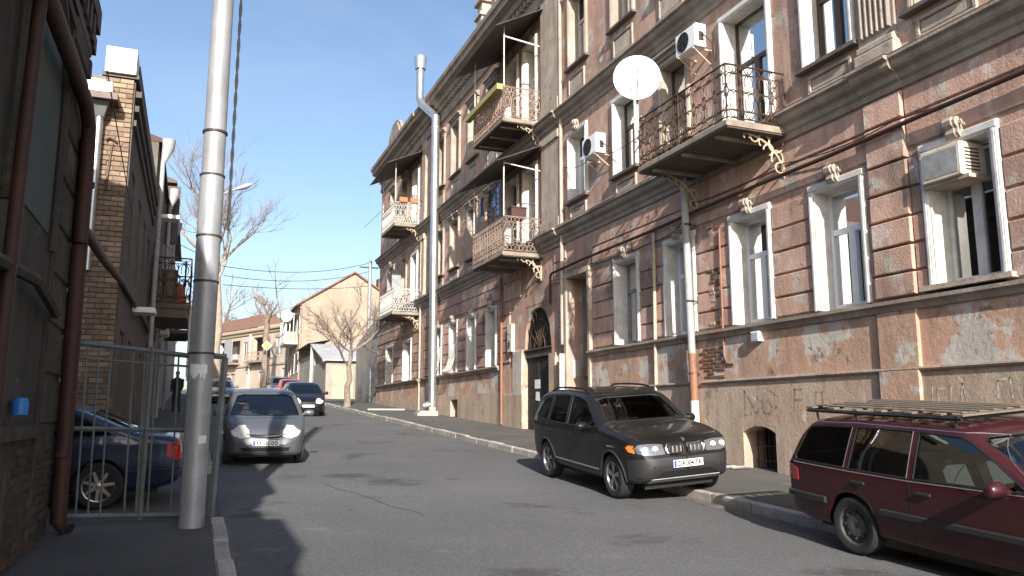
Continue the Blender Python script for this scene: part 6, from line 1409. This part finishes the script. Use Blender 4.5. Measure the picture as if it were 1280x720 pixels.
# ------------------------------------------------------------------ people
def person(label, M4, joints, edges, radii, cloth, name='person', hair=True, head=None, legs=None, root=0):
    t = thing(name, label, 'person', M=M4)
    me = bpy.data.meshes.new('figure'); me.from_pydata(joints, edges, []); o = obj_tmp(me)
    sk = o.modifiers.new('s', 'SKIN'); sk.use_smooth_shade = True
    for i, r in enumerate(radii): o.data.skin_vertices[0].data[i].radius = (r, r)
    o.data.skin_vertices[0].data[root].use_root = True
    ss = o.modifiers.new('u', 'SUBSURF'); ss.levels = 2; ss.render_levels = 2
    dg = bpy.context.evaluated_depsgraph_get(); r = bpy.data.meshes.new_from_object(o.evaluated_get(dg)); bpy.data.objects.remove(o)
    r.materials.clear(); r.materials.append(cloth); r.name = 'body'
    if legs: r.materials.append(legs[0])
    r.materials.append(M['skin'])
    si = len(r.materials) - 1
    for p in r.polygons:
        c = p.center
        if legs and c.z < legs[1]: p.material_index = 1
        if head and c.z > head[0]: p.material_index = si
    link('body', r, t, world=False)
    if hair and head:
        hx, hy, hz = head[1]; mb = MB(); V = []; 
        mb.add([(hx + .095 * math.cos(a) * math.cos(b), hy - .012 + .11 * math.sin(a) * math.cos(b), hz + .03 + .115 * math.sin(b)) for b in [math.pi / 2 * k / 5 - .15 for k in range(6)] for a in [2 * math.pi * j / 14 for j in range(14)]],
               [(i * 14 + j, i * 14 + (j + 1) % 14, (i + 1) * 14 + (j + 1) % 14, (i + 1) * 14 + j) for i in range(5) for j in range(14)] + [tuple(range(70, 84))])
        link('hair', mb.mesh('hair', M['hair'], True), t, world=False)
        # eyes, nose, mouth
        f = MB()
        for s_ in (-1, 1): f.lathe([(0, .012), (.014, .006), (.016, 0)], 8, (hx + s_ * .035, hy + .083, hz + .01), 'y')
        link('eyes', f.mesh('eyes', M['hair'], True), t, world=False)
        link('nose', MB().tube([(hx, hy + .085, hz + .01), (hx, hy + .11, hz - .03), (hx, hy + .085, hz - .04)], .014, 6).mesh('nose', M['skin'], True), t, world=False)
        link('mouth', MB().tube([(hx - .025, hy + .083, hz - .065), (hx, hy + .09, hz - .067), (hx + .025, hy + .083, hz - .065)], .006, 5).mesh('mouth', M['terracotta'], True), t, world=False)
    return t
# seated driver (hands on the wheel); local +y is forward
J = [(0, -.05, .12), (0, -.12, .38), (0, -.16, .6), (0, -.15, .70), (0, -.12, .80), (0, -.12, .93), (-.2, -.14, .58), (-.27, .08, .40), (-.16, .36, .46), (.2, -.14, .58), (.27, .08, .40), (.16, .36, .46), (-.1, .3, .16), (-.1, .62, -.1), (.1, .3, .16), (.1, .62, -.1)]
E_ = [(0, 1), (1, 2), (2, 3), (3, 4), (4, 5), (2, 6), (6, 7), (7, 8), (2, 9), (9, 10), (10, 11), (0, 12), (12, 13), (0, 14), (14, 15)]
Rr = [.15, .15, .13, .06, .085, .09, .08, .055, .04, .08, .055, .04, .09, .06, .09, .06]
person('person in a dark top driving the silver hatchback', sv.matrix_world @ Matrix.Translation((.37, -.1, .34)), J, E_, Rr, M['greycloth'], head=(.72, (0, -.12, .87)))
# walkers
def walker(x, y, label, hd, top, bot):
    J = [(0, 0, .95), (0, 0, 1.2), (0, 0, 1.42), (0, .01, 1.5), (0, .03, 1.6), (0, .03, 1.7), (-.2, 0, 1.4), (-.25, -.08, 1.12), (-.22, .05, .88), (.2, 0, 1.4), (.25, .06, 1.12), (.2, .2, .92), (-.1, .0, .9), (-.1, .12, .5), (-.1, .05, .08), (-.1, .17, .04), (.1, 0, .9), (.1, -.02, .5), (.1, -.2, .1), (.1, -.1, .04)]
    E_ = [(0, 1), (1, 2), (2, 3), (3, 4), (4, 5), (2, 6), (6, 7), (7, 8), (2, 9), (9, 10), (10, 11), (0, 12), (12, 13), (13, 14), (14, 15), (0, 16), (16, 17), (17, 18), (18, 19)]
    Rr = [.15, .15, .14, .06, .08, .085, .075, .055, .04, .075, .055, .04, .1, .075, .05, .04, .1, .075, .05, .04]
    zg = rz(y) + (.13 if x < .3 else 0)
    return person(label, Matrix.Translation((x, y, zg)) @ Matrix.Rotation(rad(hd), 4, 'Z'), J, E_, Rr, top, head=(1.5, (0, .03, 1.66)), legs=(bot, .92))
walker(-.62, 38.5, 'person in black clothes walking on the left pavement past the pole', 15, M['darkcloth'], M['darkcloth'])
walker(2.75, 72, 'person in dark clothes far up the street by the parked cars', 170, M['darkcloth'], M['bluecloth'])
